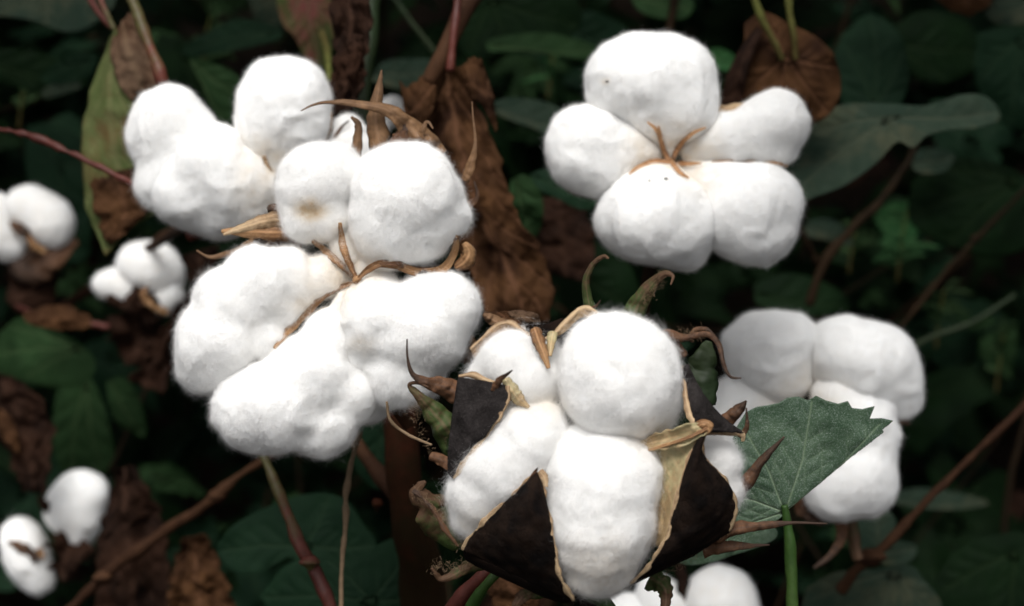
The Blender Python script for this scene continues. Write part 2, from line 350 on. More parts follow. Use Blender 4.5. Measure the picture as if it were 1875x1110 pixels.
def lock(name, fr, caps, parent, centre, sub=7, fuzz=14000, k=18, seed=1, lump=1.0, stains_and_shade=(), flen=1.0, cream=1.0, label=None):
    D, F = ico(sub)
    cs = np.array([c[:3] for c in caps] + [c[4:7] for c in caps if len(c) == 8], float); rs = np.array([c[3] for c in caps] + [c[7] for c in caps if len(c) == 8])
    c = (cs * (rs ** 2)[:, None]).sum(0) / (rs ** 2).sum(); big = max(np.linalg.norm(cs - c, axis=1) + rs) + 12
    t = np.full(len(D), big)
    for _ in range(70): t = np.maximum(t - .75 * sdf(c + D * t[:, None], caps, k), 2)
    P = c + D * t[:, None]
    q = P + seed * 91.7
    wob = np.stack([noise(q / 60, seed + 40), noise(q / 60, seed + 41), noise(q / 60, seed + 42)], -1) * 20
    bil = lambda s, sd: 1 - 2.2 * np.abs(noise((q + wob) / s, sd))
    pf = lambda s, sd: np.sqrt(noise((q + wob * .5) / s, sd) ** 2 + .03)
    t2 = t + lump * (4.2 * noise((q + wob) / 62, seed) + 5.0 * (.25 - pf(44, seed + 7)) + 1.1 * noise((q + wob) / 22, seed + 1) + .35 * noise(q / 11, seed + 2) + 1.2 * (.22 - np.sqrt(noise((q + wob * 1.6) / np.array([14, 30, 20]), seed + 9) ** 2 + .01)))
    P = c + D * np.maximum(t2, 2)[:, None]
    cen = np.asarray(centre, float)
    rc = np.linalg.norm(P - cen, axis=1)
    tint = cream * .42 * np.clip(1 - rc / 115, 0, 1) * (.6 + .8 * np.clip(.5 + noise(q / 16, seed + 5), 0, 1))
    for (sx, sy, sr, sv) in stains_and_shade:
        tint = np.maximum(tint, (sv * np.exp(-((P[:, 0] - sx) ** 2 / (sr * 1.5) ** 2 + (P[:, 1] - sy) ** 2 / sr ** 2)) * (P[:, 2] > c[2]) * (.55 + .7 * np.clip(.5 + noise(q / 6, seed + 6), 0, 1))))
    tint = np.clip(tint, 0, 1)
    # normals
    a, b, cc = P[F[:, 0]], P[F[:, 1]], P[F[:, 2]]; fn = np.cross(b - a, cc - a); nn = np.zeros_like(P)
    for i in range(3): np.add.at(nn, F[:, i], fn)
    nn = norm(nn)
    rng = np.random.RandomState(seed + 100)
    # fibres: a dense short down and fewer long curling wisps
    area = np.linalg.norm(fn, axis=1); wgt = area * np.where(fn[:, 2] > -.3 * area, 1.0, .10); wgt = wgt / wgt.sum()
    VV, FF, AT, off = [P], [], [tint], len(P)
    for share, lo, hi, l0, l1, cu, w_, ns in ((.78, 4, 11, .3, 1.0, .9, .11, 3), (.22, 10, 24, .15, .85, 1.3, .13, 5)):
        n = int(fuzz * share); fi = rng.choice(len(F), n, p=wgt)
        bc = rng.dirichlet((1, 1, 1), n); R0 = (P[F[fi]] * bc[..., None]).sum(1); nr = norm((nn[F[fi]] * bc[..., None]).sum(1)); tr = (tint[F[fi]] * bc).sum(1)
        fl = np.stack([noise(R0 / 24 + 3.3, seed + 50), noise(R0 / 24 + 9.1, seed + 51), noise(R0 / 24 + 17.7, seed + 52)], -1) + rng.normal(0, .4, (n, 3))
        T = norm(np.cross(nr, fl)); B2 = np.cross(nr, T); S = np.linspace(0, 1, ns)
        Ls = rng.uniform(lo, hi, n) * flen; lift = rng.uniform(l0, l1, n); curl = rng.uniform(0, .7, n) * lift; sw = rng.normal(0, cu * .5, n); sw2 = rng.normal(0, cu * .4, n)
        pts = R0[:, None] - nr[:, None] * .6 + Ls[:, None, None] * (T[:, None] * (S - .3 * np.abs(sw[:, None]) * S ** 2)[..., None] + nr[:, None] * (lift[:, None] * S - curl[:, None] * S ** 2)[..., None]
              + B2[:, None] * (sw[:, None] * S ** 2 + sw2[:, None] * np.sin(S * 5))[..., None])
        wd = w_ * (1.2 - S)[None] * rng.uniform(.7, 1.3, n)[:, None]
        Vf = np.stack([pts - B2[:, None] * wd[..., None], pts + B2[:, None] * wd[..., None]], 2).reshape(-1, 3)
        base = off + np.arange(n) * 2 * ns
        FF.append(np.concatenate([np.stack([base + 2 * i, base + 2 * i + 1, base + 2 * i + 3, base + 2 * i + 2], -1) for i in range(ns - 1)]))
        VV.append(Vf); AT.append(np.repeat(tr, 2 * ns)); off += len(Vf)
    Ff = np.concatenate(FF)
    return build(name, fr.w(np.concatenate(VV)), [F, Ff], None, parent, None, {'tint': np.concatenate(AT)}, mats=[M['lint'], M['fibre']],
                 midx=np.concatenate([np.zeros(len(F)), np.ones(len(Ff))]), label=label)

def boll(label, cx, cy, d, locks, sub, fuzz, seed, stains_and_shade=(), lump=1.0, centre=None, group=None, k=18, cream=1.0, flen=1.0):
    fr = Fr(cx, cy, d); t = thing('cotton_boll', label, 'cotton boll', fr.o, group or 'large open cotton bolls')
    for i, c in enumerate(locks):
        lock('lint_lock', fr, c, t, centre or (cx, cy, 20), sub, fuzz, k, seed * 10 + i, lump, stains_and_shade, flen, cream)
    return fr, t
def fuzzy_hairs(fr, C, n, parent, ln=9, seed=5, spread=6, mat='twine'):
    """short stiff hairs along a line, one mesh"""
    rng = np.random.RandomState(seed); C = catmull(C, 60); i = rng.randint(0, 60, n)
    R0 = C[i] + rng.normal(0, spread, (n, 3)) * [1, 1, .5]; d = norm(rng.normal(0, 1, (n, 3))) ; L = rng.uniform(.4, 1, n) * ln
    S = np.array([0, .5, 1.0]); b = norm(np.cross(d, rng.normal(0, 1, (n, 3))))
    pts = R0[:, None] + L[:, None, None] * (d[:, None] * S[None, :, None] + b[:, None] * (.3 * S ** 2)[None, :, None])
    V = np.stack([pts - b[:, None] * .22, pts + b[:, None] * .22], 2).reshape(-1, 3); B = np.arange(n) * 6
    F = np.concatenate([np.stack([B + 2 * k, B + 2 * k + 1, B + 2 * k + 3, B + 2 * k + 2], -1) for k in range(2)])
    return build('fine_hairs', fr.w(V), F, M[mat], parent, None, {'a': np.full(len(V), .7), 'vein': np.zeros(len(V))})

# ================================================================== SETTING
n = 60; gx, gy = np.meshgrid(np.linspace(-1, 1, n), np.linspace(-1, 1, n), indexing='ij')
gx = np.sign(gx) * np.abs(gx) ** 2.2 * 60; gy = np.sign(gy) * np.abs(gy) ** 2.2 * 60 + 2
gz = .02 * fbm(np.stack([gx * 2, gy * 2, gx * 0], -1), 4, 3) * (np.hypot(gx, gy) < 12)
g = build('ground', np.stack([gx, gy, gz], -1).reshape(-1, 3), grid_faces(n, n), M['soil']); g['kind'] = 'structure'

# ================================================================== FRONT BOLL (half open, dark shell)
FL = [
    [(1130, 690, 55, 112), (1118, 655, 40, 82), (1160, 725, 40, 82)],                                     # top right, big ball
    [(940, 668, 20, 62), (965, 700, 25, 62), (905, 700, 5, 48), (985, 650, 0, 45)],                        # top left
    [(965, 800, 45, 70), (925, 850, 35, 80), (885, 900, 15, 66), (872, 945, 0, 46), (985, 778, 42, 50)],                      # left
    [(1100, 885, 70, 100), (1095, 950, 60, 102), (1090, 1010, 35, 78), (1065, 850, 60, 72), (1140, 860, 60, 70)],   # bottom centre
    [(1308, 850, -10, 44), (1322, 900, -15, 36), (1300, 830, -15, 38)],                                    # right sliver
]
fr, T1 = boll('half-open cotton boll in the front with black husk walls and five white puffs', 1100, 830, .60, FL, 7, 66000, 1, stains_and_shade=((1100, 1030, 55, .22), (870, 960, 30, .15), (1190, 790, 30, .25), (1000, 740, 22, .25), (950, 740, 20, .2)), centre=(1110, 790, -20), k=14, lump=.95, flen=1.3)  # first spot paints the warm shade under the bottom puff into the tint
BODY = [[(1090, 850, -60, 190)]]
HT = lambda x, y, l=0: height(FL, x, y, -40) + l
def P3(pts, lift=0): return [(x, y, HT(x, y, lift) if z is None else z) for x, y, z in pts]

def valve(L, R, bulge, label=None, rimL=True, rimR=True, rw=5, seed=1, amp=5, mat='bur'):
    o = patch('bur_valve', fr, L, R, M[mat], T1, bulge=bulge * 1.5, amp=amp * 1.3, freq=26, seed=seed, thick=.0012, rows=44, cols=26, label=label)
    for E, on in ((L, rimL), (R, rimR)):
        if on:
            Q = np.array(E, float); Q[:, 2] += 3
            tube('husk_rim', fr.w(Q), np.array([.5, 1, 1.1, 1, 1, .8]) * rw * fr.k, M['rim'], o, n=60, flat=.45, rough=.24, seed=seed)
    return o
# bottom left valve
valve([(979, 856, 118), (955, 884, 106), (930, 908, 97), (895, 940, 80), (868, 970, 60), (850, 1003, 35)],
      [(983, 856, 118), (992, 890, 125), (1003, 940, 128), (1012, 990, 122), (1024, 1045, 100), (1048, 1090, 65)], 26, 'black triangular husk wall with tan rims, lower left', seed=2)
patch('bur_valve', fr, [(850, 1003, 35), (853, 1020, 10), (870, 1035, -20)], [(1048, 1090, 65), (1030, 1098, 20), (1000, 1095, -20)], M['bur'], T1, bulge=14, amp=3, freq=30, thick=.0012)
# right valve
valve([(1277, 783, 105), (1256, 825, 112), (1238, 875, 118), (1225, 928, 112), (1207, 985, 100), (1175, 1035, 75), (1150, 1062, 50)],
      [(1280, 784, 105), (1274, 812, 98), (1285, 838, 84), (1318, 872, 58), (1338, 905, 40), (1342, 935, 25), (1332, 972, 5)], 30, 'black husk wall with tan rims on the right', seed=3)
patch('bur_valve', fr, [(1150, 1062, 50), (1165, 1062, 10), (1180, 1060, -30)], [(1332, 972, 5), (1310, 990, -10), (1270, 1020, -30)], M['bur'], T1, bulge=14, amp=3, freq=30, thick=.0012)
# left valve
valve([(843, 688, 60), (836, 730, 58), (829, 780, 52), (824, 830, 40), (822, 862, 28)],
      [(930, 702, 95), (926, 738, 96), (895, 785, 90), (862, 830, 74), (832, 872, 48)], 12, 'dark charcoal husk wall on the upper left', rimL=False, seed=4, mat='bur_grey')
tube('husk_rim', fr.w(P3([(842, 687, 64), (865, 684, 70), (890, 693, 80), (912, 702, 92)])), np.array([.6, 1, 1, .6]) * 6 * fr.k, M['rim'], T1, flat=.6, rough=.1)
strip('husk_tip', fr, [(905, 712, 97), (915, 694, 104), (926, 684, 110), (938, 674, 114)], [7, 8, 4, .8], M['bract_brown'], T1, twist=.7, seed=8)
strip('septum', fr, [(925, 690, 92), (938, 712, 94), (950, 728, 92), (968, 742, 88)], [7, 13, 11, 3], M['septum'], T1, cup=.5, seed=9)
# upper right valve
valve([(1248, 668, 60), (1246, 700, 72), (1250, 740, 84), (1262, 768, 92), (1278, 783, 100)],
      [(1252, 666, 60), (1268, 700, 60), (1295, 740, 54), (1325, 770, 46), (1356, 790, 34)], 10, 'dark grey husk wall at the upper right', rimR=False, seed=5, mat='bur_grey')
tube('husk_rim', fr.w([(1278, 790, 86), (1300, 788, 62), (1330, 790, 44), (1355, 793, 34), (1357, 806, 30)]), np.array([.6, .9, 1, 1, .6]) * 6 * fr.k, M['rim'], T1, flat=.6, rough=.1)
# top valve behind the puffs, wavy rim
TR = [(862, 640, 10), (885, 618, 14), (912, 596, 18), (935, 592, 22), (958, 606, 28), (985, 622, 34), (1012, 612, 34), (1035, 590, 26), (1062, 566, 18), (1085, 568, 14), (1108, 582, 10)]
tp = patch('bur_valve', fr, TR, [(x * .85 + 150, y * .8 + 165, -50) for x, y, z in TR], M['bur'], T1, bulge=6, rows=70, cols=14, thick=.001, label='dark husk wall with a wavy tan rim at the top')
patch('husk_lining', fr, [(x, y, z + 2) for x, y, z in TR], [(x * .97 + 32, y + (16 if i not in (5, 6) else 5), z - 4) for i, (x, y, z) in enumerate(TR)], M['rim'], tp, rows=70, cols=8, amp=2, freq=15, thick=.0006)
tube('husk_rim', fr.w(TR), np.array([.6, 1, 1.2, 1, 1, 1.1, 1, .6]) * 5 * fr.k, M['rim'], tp, n=80, flat=.8, rough=.15)
patch('bur_valve', fr, [(962, 598, 16), (975, 596, 18), (1000, 594, 18), (1030, 584, 16)], [(962, 606, 24), (984, 618, 30), (1008, 612, 32), (1034, 592, 24)], M['bur'], T1, rows=20, cols=8, thick=.001)
strip('septum', fr, [(978, 600, 48), (985, 622, 70), (994, 645, 80), (1003, 672, 84)], [10, 11, 8, 2.5], M['rib'], T1, cup=.6, seed=11)
strip('septum', fr, [(1012, 606, 40), (1008, 628, 62), (1005, 650, 74)], [9, 7, 3], M['septum'], T1, cup=.6, seed=12)
# pale wall between the bottom puff and the right shell
patch('septum', fr, [(1150, 805, 55), (1165, 835, 60), (1180, 880, 60), (1190, 940, 55), (1190, 1000, 45)], [(1276, 784, 100), (1256, 822, 108), (1238, 872, 112), (1225, 926, 108), (1208, 985, 96)], M['septum'], T1, bulge=-16, amp=5, freq=24, thick=.0008, folds=2, foldn=2)
strip('septum', fr, [(1282, 776, 116), (1250, 786, 112), (1205, 800, 98), (1158, 812, 80)], [9, 17, 16, 5], M['septum'], T1, cup=-.5, wav=.12, seed=13)
tube('vein', fr.w([(1283, 778, 122), (1250, 793, 122), (1210, 808, 108), (1168, 822, 90)]), np.array([1, .9, .8, .4]) * 4 * fr.k, M['rib'], T1, rough=.1)
strip('husk_tip', fr, [(1262, 780, 112), (1274, 770, 120), (1286, 774, 122), (1278, 790, 118)], [5, 9, 8, 3], M['rib'], T1, cup=.5, seed=14)
strip('husk_tip', fr, [(974, 864, 121), (979, 853, 126), (983, 846, 128)], [5, 3, .6], M['bract_brown'], T1, seed=15)
strip('septum', fr, [(986, 852, 124), (994, 862, 128), (998, 880, 130)], [6, 7, 3], M['rim'], T1, seed=16)

# bracts of the front boll
def bract(P, Wd, mat='bract', **k): return strip('bract', fr, P, Wd, M[mat], T1, **k)
bract([(1085, 580, -25), (1076, 540, -18), (1074, 510, -8), (1086, 484, 4), (1104, 470, 16), (1113, 474, 26)], [11, 8, 6, 4, 3.4, 1.2], 'bract', cup=.8, seed=21)
bract([(1080, 566, -10), (1092, 560, -2), (1099, 550, 4)], [3, 2, .6], 'bract_brown', seed=22)
bract([(1152, 620, -40), (1160, 585, -30), (1175, 550, -18), (1195, 520, -5), (1215, 502, 12), (1230, 506, 24), (1226, 522, 28)], [22, 21, 17, 11, 6, 3, .8], 'bract', cup=.55, wav=.14, seed=23)
bract([(1252, 655, 0), (1228, 628, 8), (1222, 614, 14), (1250, 618, 26), (1290, 612, 36), (1312, 630, 40), (1320, 665, 44), (1332, 688, 46), (1352, 691, 46)], [12, 15, 11, 6, 5, 4.5, 3.2, 2, .7], 'bract_brown', cup=.6, wav=.22, seed=24)
bract([(1262, 625, 20), (1270, 605, 26), (1290, 602, 30), (1306, 614, 34)], [5, 4, 3, 1], 'bract_brown', seed=25)
bract([(1290, 745, -10), (1285, 700, -12), (1290, 660, -14), (1300, 625, -16)], [24, 30, 26, 6], 'stem_dkgreen', cup=.3, seed=26)
bract([(845, 725, 10), (815, 708, 16), (785, 700, 22), (758, 686, 26), (748, 655, 30), (747, 620, 34)], [20, 17, 10, 4, 1.6, .6], 'bract_brown', cup=.6, wav=.2, seed=27)
bract([(850, 830, -5), (815, 780, 2), (785, 745, 8), (765, 722, 12), (750, 706, 14), (762, 700, 20), (786, 708, 24)], [30, 26, 15, 7, 3.4, 2.6, .8], 'bract', cup=.45, wav=.2, rag=.15, seed=28)
bract([(850, 850, 0), (840, 820, 0), (815, 770, -4)], [20, 26, 6], 'stem_dkgreen', cup=.3, seed=29)
bract([(895, 990, -20), (850, 975, -12), (812, 950, -2), (786, 925, 6), (764, 898, 10), (780, 880, 16)], [26, 44, 44, 28, 12, 2], 'bract', cup=.3, wav=.1, rag=.3, seed=30)
tube('bract', fr.w([(840, 1000, 14), (815, 965, 22), (795, 930, 26), (770, 905, 26), (757, 897, 20)]), np.array([.4, 1, 1, 1, .8]) * 5 * fr.k, M['bract_brown'], T1, rough=.25, flat=.5)
bract([(788, 832, 30), (815, 843, 38), (838, 866, 44), (856, 888, 48), (864, 914, 50)], [8, 12, 7, 4, .8], 'bract_brown', cup=.7, wav=.15, seed=31)
bract([(930, 1010, -40), (885, 1030, -30), (845, 1048, -20), (810, 1062, -10), (790, 1040, 0)], [20, 18, 10, 6, 2], 'bract', cup=.5, wav=.14, rag=.2, seed=32)
bract([(1300, 985, -20), (1350, 968, 0), (1400, 962, 8), (1450, 956, 14), (1512, 957, 18)], [18, 12, 7, 2.6, .7], 'bract_brown', cup=.5, wav=.2, seed=33)
bract([(1345, 915, -16), (1370, 880, 2), (1395, 842, 14), (1433, 798, 24)], [16, 12, 8, .8], 'bract_brown', cup=.8, seed=34)
bract([(1300, 790, 10), (1330, 768, 26), (1350, 748, 34), (1362, 732, 40)], [12, 14, 9, 1], 'bract_brown', cup=.7, wav=.15, seed=35)
bract([(1352, 800, 20), (1364, 780, 30), (1362, 745, 38)], [7, 4, .8], 'bract_brown', seed=36)
bract([(1290, 1010, -40), (1330, 1005, -30), (1380, 1002, -22), (1412, 1000, -20)], [18, 12, 4, .8], 'bract_brown', seed=37)
bract([(960, 610, -20), (930, 600, -16), (900, 585, -12), (885, 575, -10)], [10, 12, 10, 3], 'bract_tan', cup=.7, wav=.2, seed=38)
bract([(1190, 1060, -20), (1215, 1075, -10), (1220, 1100, -4), (1212, 1135, 0)], [26, 16, 10, 2], 'bract', cup=.5, wav=.2, seed=39)
bract([(1000, 1085, -20), (960, 1092, -14), (940, 1120, -10)], [14, 12, 6], 'bract', wav=.2, seed=40)
tube('calyx', fr.w([(1085, 900, -110), (1085, 980, -85), (1090, 1045, -60), (1085, 1090, -60), (1078, 1125, -70), (1075, 1180, -80)]), np.array([150, 165, 125, 50, 16, 12]) * fr.k, M['bur'], T1, sides=18, rough=.12)
tube('flower_stalk', fr.w([(1075, 1090, -40), (1110, 1110, -20), (1150, 1180, -30)]), np.array([12, 13, 13]) * fr.k, M['stem_green'], T1)
for i, ln in enumerate([[(757, 897, 20), (795, 930, 26), (840, 1000, 14)], [(790, 830, 30), (760, 740, 12), (850, 830, 0)], [(790, 1040, 0), (885, 1030, -30)], [(1290, 1010, -30), (1200, 1065, -20), (1330, 970, 5)],
                        [(1222, 614, 14), (1290, 612, 36)], [(1152, 600, -40), (1215, 502, 12)]]):
    fuzzy_hairs(fr, ln, 260, T1, 9, 60 + i, 5)

# ================================================================== CENTRE LEFT BOLL (wide open)
BL = [
    [(745, 362, 35, 98), (725, 350, 30, 82), (785, 360, 20, 66), (814, 396, 20, 46), (720, 410, 30, 80), (700, 455, 20, 45), (668, 495, 22, 22), (768, 415, 25, 68)],
    [(580, 335, 10, 70), (560, 360, 10, 50), (610, 320, 10, 58), (560, 405, 15, 40), (600, 400, 15, 44), (640, 470, 10, 30)],
    [(475, 520, 20, 70), (430, 560, 20, 74), (400, 625, 25, 78), (385, 660, 15, 60), (530, 500, 10, 50), (600, 500, 5, 36), (400, 545, 0, 38), (475, 615, 10, 50), (545, 520, 8, 46), (590, 510, 2, 38), (515, 560, 5, 44), (620, 500, 0, 24)],
    [(520, 740, 40, 88), (470, 750, 30, 78), (570, 690, 35, 82), (590, 770, 25, 68), (610, 620, 25, 55), (640, 560, 15, 30), (640, 720, 20, 58), (450, 715, 20, 56), (680, 740, -15, 38)],
    [(770, 600, 45, 90), (820, 560, 30, 62), (700, 590, 40, 76), (690, 545, 25, 48), (742, 672, 20, 78), (655, 640, 20, 48), (780, 530, 20, 40), (705, 525, 20, 26)],
]
f2, T2 = boll('large wide-open cotton boll left of centre with tan ribs at its heart', 640, 520, .665, BL, 7, 60000, 2,
              stains_and_shade=((575, 388, 14, 1.3), (668, 628, 16, .2), (545, 640, 14, .25), (560, 560, 16, .3)), centre=(640, 505, 20), k=15, lump=1.1)
H2 = lambda x, y, l=4: (x, y, height(BL, x, y, 0) + l)
def rib(fr, T, H, pts, ws, mat='rib', lift=4, cup=-.45, wk=.72, **k):
    C = catmull([(x, y, 0) for x, y in pts], 26); Z = np.array([H(x, y, lift)[2] for x, y, _ in C])
    Z = np.convolve(np.pad(Z, 3, mode='edge'), np.ones(7) / 7, 'valid'); C[:, 2] = Z
    return strip('husk_rib', fr, C[::2], np.array(ws) * wk, M[mat], T, cup=cup, n=60, **k)
rib(f2, T2, H2, [(656, 514), (630, 488), (600, 462), (572, 438)], [4, 8, 9, 5], seed=41, lift=6)
rib(f2, T2, H2, [(657, 512), (642, 480), (630, 445), (627, 405)], [4, 8, 9, 4], seed=42, lift=6)
rib(f2, T2, H2, [(657, 516), (600, 538), (555, 580), (525, 612), (505, 642)], [4, 8, 11, 10, 3], seed=43, lift=6)
rib(f2, T2, H2, [(658, 514), (680, 494), (705, 484), (735, 488), (770, 500), (805, 498), (825, 478), (836, 448), (834, 425)], [4, 8, 10, 10, 11, 12, 11, 9, 4], seed=44, lift=12)
rib(f2, T2, H2, [(700, 484), (740, 486), (775, 496), (812, 484)], [2, 7, 9, 3], mat='bract_brown', seed=45, lift=14)
tube('husk_core', f2.w([H2(648, 520, 3), H2(657, 514, 7), H2(664, 508, 3)]), np.array([3, 6, 3]) * f2.k, M['rib'], T2, rough=.2)
strip('husk_tip', f2, [(834, 492, 20), (852, 480, 30), (860, 462, 36), (850, 446, 38)], [8, 16, 12, 4], M['rib'], T2, cup=.8, seed=46)
strip('husk_tip', f2, [(838, 440, 40), (832, 426, 44), (838, 420, 44)], [7, 8, 3], M['bract_brown'], T2, cup=.8, seed=47)
strip('husk_tip', f2, [(530, 404, -10), (495, 403, 0), (455, 414, 6), (410, 430, 10)], [14, 14, 10, 1.5], M['rim'], T2, cup=.7, seed=48)
strip('husk_tip', f2, [(540, 425, -14), (500, 425, -6), (450, 424, 0), (406, 424, 6)], [16, 16, 10, 3], M['rib'], T2, cup=.7, seed=49)
strip('husk_tip', f2, [(520, 395, -20), (500, 382, -16), (488, 384, -12)], [12, 9, 4], M['bract_brown'], T2, cup=.7, seed=50)
strip('bract', f2, [(545, 430, -30), (470, 445, -34), (420, 462, -36), (380, 470, -34), (355, 458, -30)], [20, 14, 6, 3, 1.2], M['bract_tan'], T2, cup=.5, wav=.2, seed=51)
strip('bract', f2, [(548, 440, -24), (510, 444, -28), (460, 438, -30)], [18, 20, 8], M['bract_brown'], T2, cup=.5, wav=.3, seed=52)
# dry bracts over the top
def b2(P, Wd, mat='bract_tan', **k): return strip('bract', f2, P, Wd, M[mat], T2, **k)
b2([(790, 290, -40), (765, 250, -30), (735, 218, -20), (700, 198, -10), (650, 190, 0), (605, 188, 10), (575, 194, 16), (553, 205, 20)], [28, 26, 16, 9, 7, 3, 1.5, .6], cup=.5, wav=.22, rag=.15, seed=53)
b2([(700, 290, -40), (688, 240, -36), (686, 200, -34), (693, 150, -30), (697, 125, -28)], [22, 20, 14, 5, .8], cup=.6, seed=54)
b2([(645, 300, -50), (650, 260, -46), (652, 225, -44), (640, 210, -40)], [12, 9, 6, 2], cup=.6, seed=55)
b2([(760, 280, -30), (772, 240, -20), (782, 222, -14), (793, 235, -10)], [8, 6, 2.5, .8], seed=56)
b2([(850, 330, -30), (862, 300, -24), (870, 260, -20), (866, 215, -16), (864, 185, -14)], [9, 8, 2.5, 1.3, .7], seed=57)
b2([(730, 275, -34), (745, 240, -30), (740, 225, -28)], [26, 20, 4], 'bract_brown', wav=.2, seed=58)
b2([(850, 380, -40), (873, 360, -34), (868, 330, -30)], [10, 4, 1], 'bract_brown', seed=59)
# husk and stalk below
strip('husk_tip', f2, [(655, 770, 30), (668, 752, 34), (684, 736, 30)], [6, 10, 5], M['bract_brown'], T2, cup=.7, seed=60)
strip('bract', f2, [(880, 640, -60), (862, 650, -50), (845, 640, -40)], [30, 24, 6], M['bract_tan'], T2, wav=.3, seed=61)
tube('flower_stalk', f2.w([(640, 540, -70), (640, 620, -95), (690, 700, -110), (745, 790, -110)]), np.array([26, 18, 14, 14]) * f2.k, M['stem_brown'], T2)

# ================================================================== UPPER LEFT BOLL
UL = [
    [(520, 190, 10, 78), (510, 180, 10, 70), (530, 180, 5, 72), (500, 235, 10, 66), (540, 230, 10, 62), (505, 290, 0, 45), (500, 340, 0, 40)],
    [(312, 225, 5, 70), (300, 250, 5, 60), (345, 250, 0, 58), (330, 300, -5, 68), (306, 335, -5, 60), (288, 260, 0, 50)],
    [(390, 310, 30, 80), (350, 350, 20, 72), (430, 340, 20, 80), (410, 385, 10, 58), (465, 350, 10, 60), (375, 385, 5, 50), (330, 370, 0, 40)],
    [(636, 240, -30, 30), (640, 280, -30, 50), (612, 250, -30, 20)],
]
f3, T3 = boll('cotton boll behind and left of the largest boll, three big puffs against dead leaves', 430, 280, .745, UL, 7, 32000, 3, centre=(495, 330, 20), k=20, cream=1.1, flen=.75)
strip('husk_rib', f3, [(590, 260, 0), (600, 235, 8), (604, 205, 10)], [6, 9, 4], M['rib'], T3, cup=.5, seed=70)
strip('husk_rib', f3, [(490, 290, 58), (500, 320, 48), (505, 345, 40)], [3, 5, 3], M['rim'], T3, seed=71)
strip('husk_rib', f3, [(612, 255, 4), (625, 235, 8), (640, 222, 10)], [4, 2.5, 1], M['bract_brown'], T3, seed=72)
tube('flower_stalk', f3.w([(430, 340, -40), (400, 400, -70), (330, 430, -90)]), np.array([30, 14, 12]) * f3.k, M['stem_red'], T3)

# ================================================================== UPPER RIGHT BOLL
UR = [
    [(1190, 150, 20, 84), (1160, 140, 15, 78), (1230, 150, 15, 80), (1245, 195, 15, 72), (1140, 155, 10, 72), (1200, 210, 10, 60), (1222, 250, 6, 34, 1226, 285, 10, 12)],
    [(1075, 265, 15, 74), (1070, 290, 15, 66), (1110, 300, 10, 60), (1145, 268, 5, 50), (1183, 278, 5, 30), (1100, 318, 5, 42)],
    [(1420, 225, 15, 58), (1385, 240, 10, 56), (1420, 262, 5, 46), (1335, 252, 8, 46), (1295, 264, 5, 36), (1262, 280, 5, 20), (1340, 275, 0, 32)],
    [(1195, 395, 35, 90), (1165, 400, 25, 78), (1235, 410, 25, 82), (1215, 355, 20, 50), (1250, 445, 10, 52), (1212, 330, 15, 30), (1280, 400, 10, 50)],
    [(1385, 380, 25, 82), (1350, 390, 20, 76), (1385, 420, 15, 72), (1322, 415, 8, 52), (1325, 345, 15, 50), (1285, 325, 10, 28), (1262, 314, 8, 20), (1300, 325, 8, 30)],
]
f4, T4 = boll('fully open cotton boll at the upper right shaped like a five-petal flower', 1235, 290, .735, UR, 7, 36000, 4, stains_and_shade=((1105, 158, 5, .4),), centre=(1226, 298, 20), k=18, lump=.95, cream=1.2, flen=.7)
H4 = lambda x, y, l=4: (x, y, height(UR, x, y, 0) + l)
rib(f4, T4, H4, [(1226, 300), (1212, 275), (1198, 245), (1178, 228)], [3, 3.8, 3, 1], mat='rib_light', seed=81, lift=5, wk=1.15)
rib(f4, T4, H4, [(1218, 290), (1207, 262), (1200, 235)], [3, 3.8, 3, 1], mat='rib_light', seed=82, lift=5, wk=1.15)
rib(f4, T4, H4, [(1228, 298), (1240, 272), (1262, 250), (1290, 238)], [3, 3.8, 3, 1], mat='rib_light', seed=83, lift=5, wk=1.15)
rib(f4, T4, H4, [(1226, 300), (1195, 298), (1165, 310), (1145, 326)], [3, 3.8, 3, 1], mat='rib_light', seed=84, lift=11, wk=1.15)
rib(f4, T4, H4, [(1228, 300), (1255, 302), (1282, 302)], [3, 3.8, 3, 1], mat='rib_light', seed=85, lift=11, wk=1.15)
rib(f4, T4, H4, [(1228, 302), (1238, 320), (1256, 332)], [3, 3.8, 3, 1], mat='rib_light', seed=86, lift=11, wk=1.15)
tube('husk_core', f4.w([H4(1226, 292, 2), H4(1227, 300, 6), H4(1228, 308, 2)]), np.array([3, 6, 3]) * f4.k, M['rib'], T4, rough=.2)
rib(f4, T4, H4, [(1300, 298), (1350, 296), (1410, 300), (1445, 305)], [1, 2.5, 3, 4], mat='rib_light', seed=87, lift=1)
strip('bract', f4, [(1300, 222, -6), (1330, 208, -4), (1368, 192, -8)], [22, 18, 6], M['rim'], T4, seed=88)
strip('bract', f4, [(1040, 340, -20), (1060, 352, -14), (1085, 362, -14)], [8, 7, 3], M['bract_brown'], T4, seed=89)
for (x, y, s) in ((1212, 333, 3.2), (1182, 337, 1.8), (1108, 158, 2.6)):
    tube('dirt_speck', f4.w([H4(x - s, y, .6), H4(x + s, y + 1, .6)]), np.array([.6, 1, .5]) * s * f4.k * .8, M['stem_dark'], T4, n=8, sides=6)
tube('flower_stalk', f4.w([(1226, 330, -50), (1215, 440, -80), (1190, 520, -90), (1180, 700, -140)]), np.array([22, 14, 11, 11]) * f4.k, M['stem_dark'], T4)

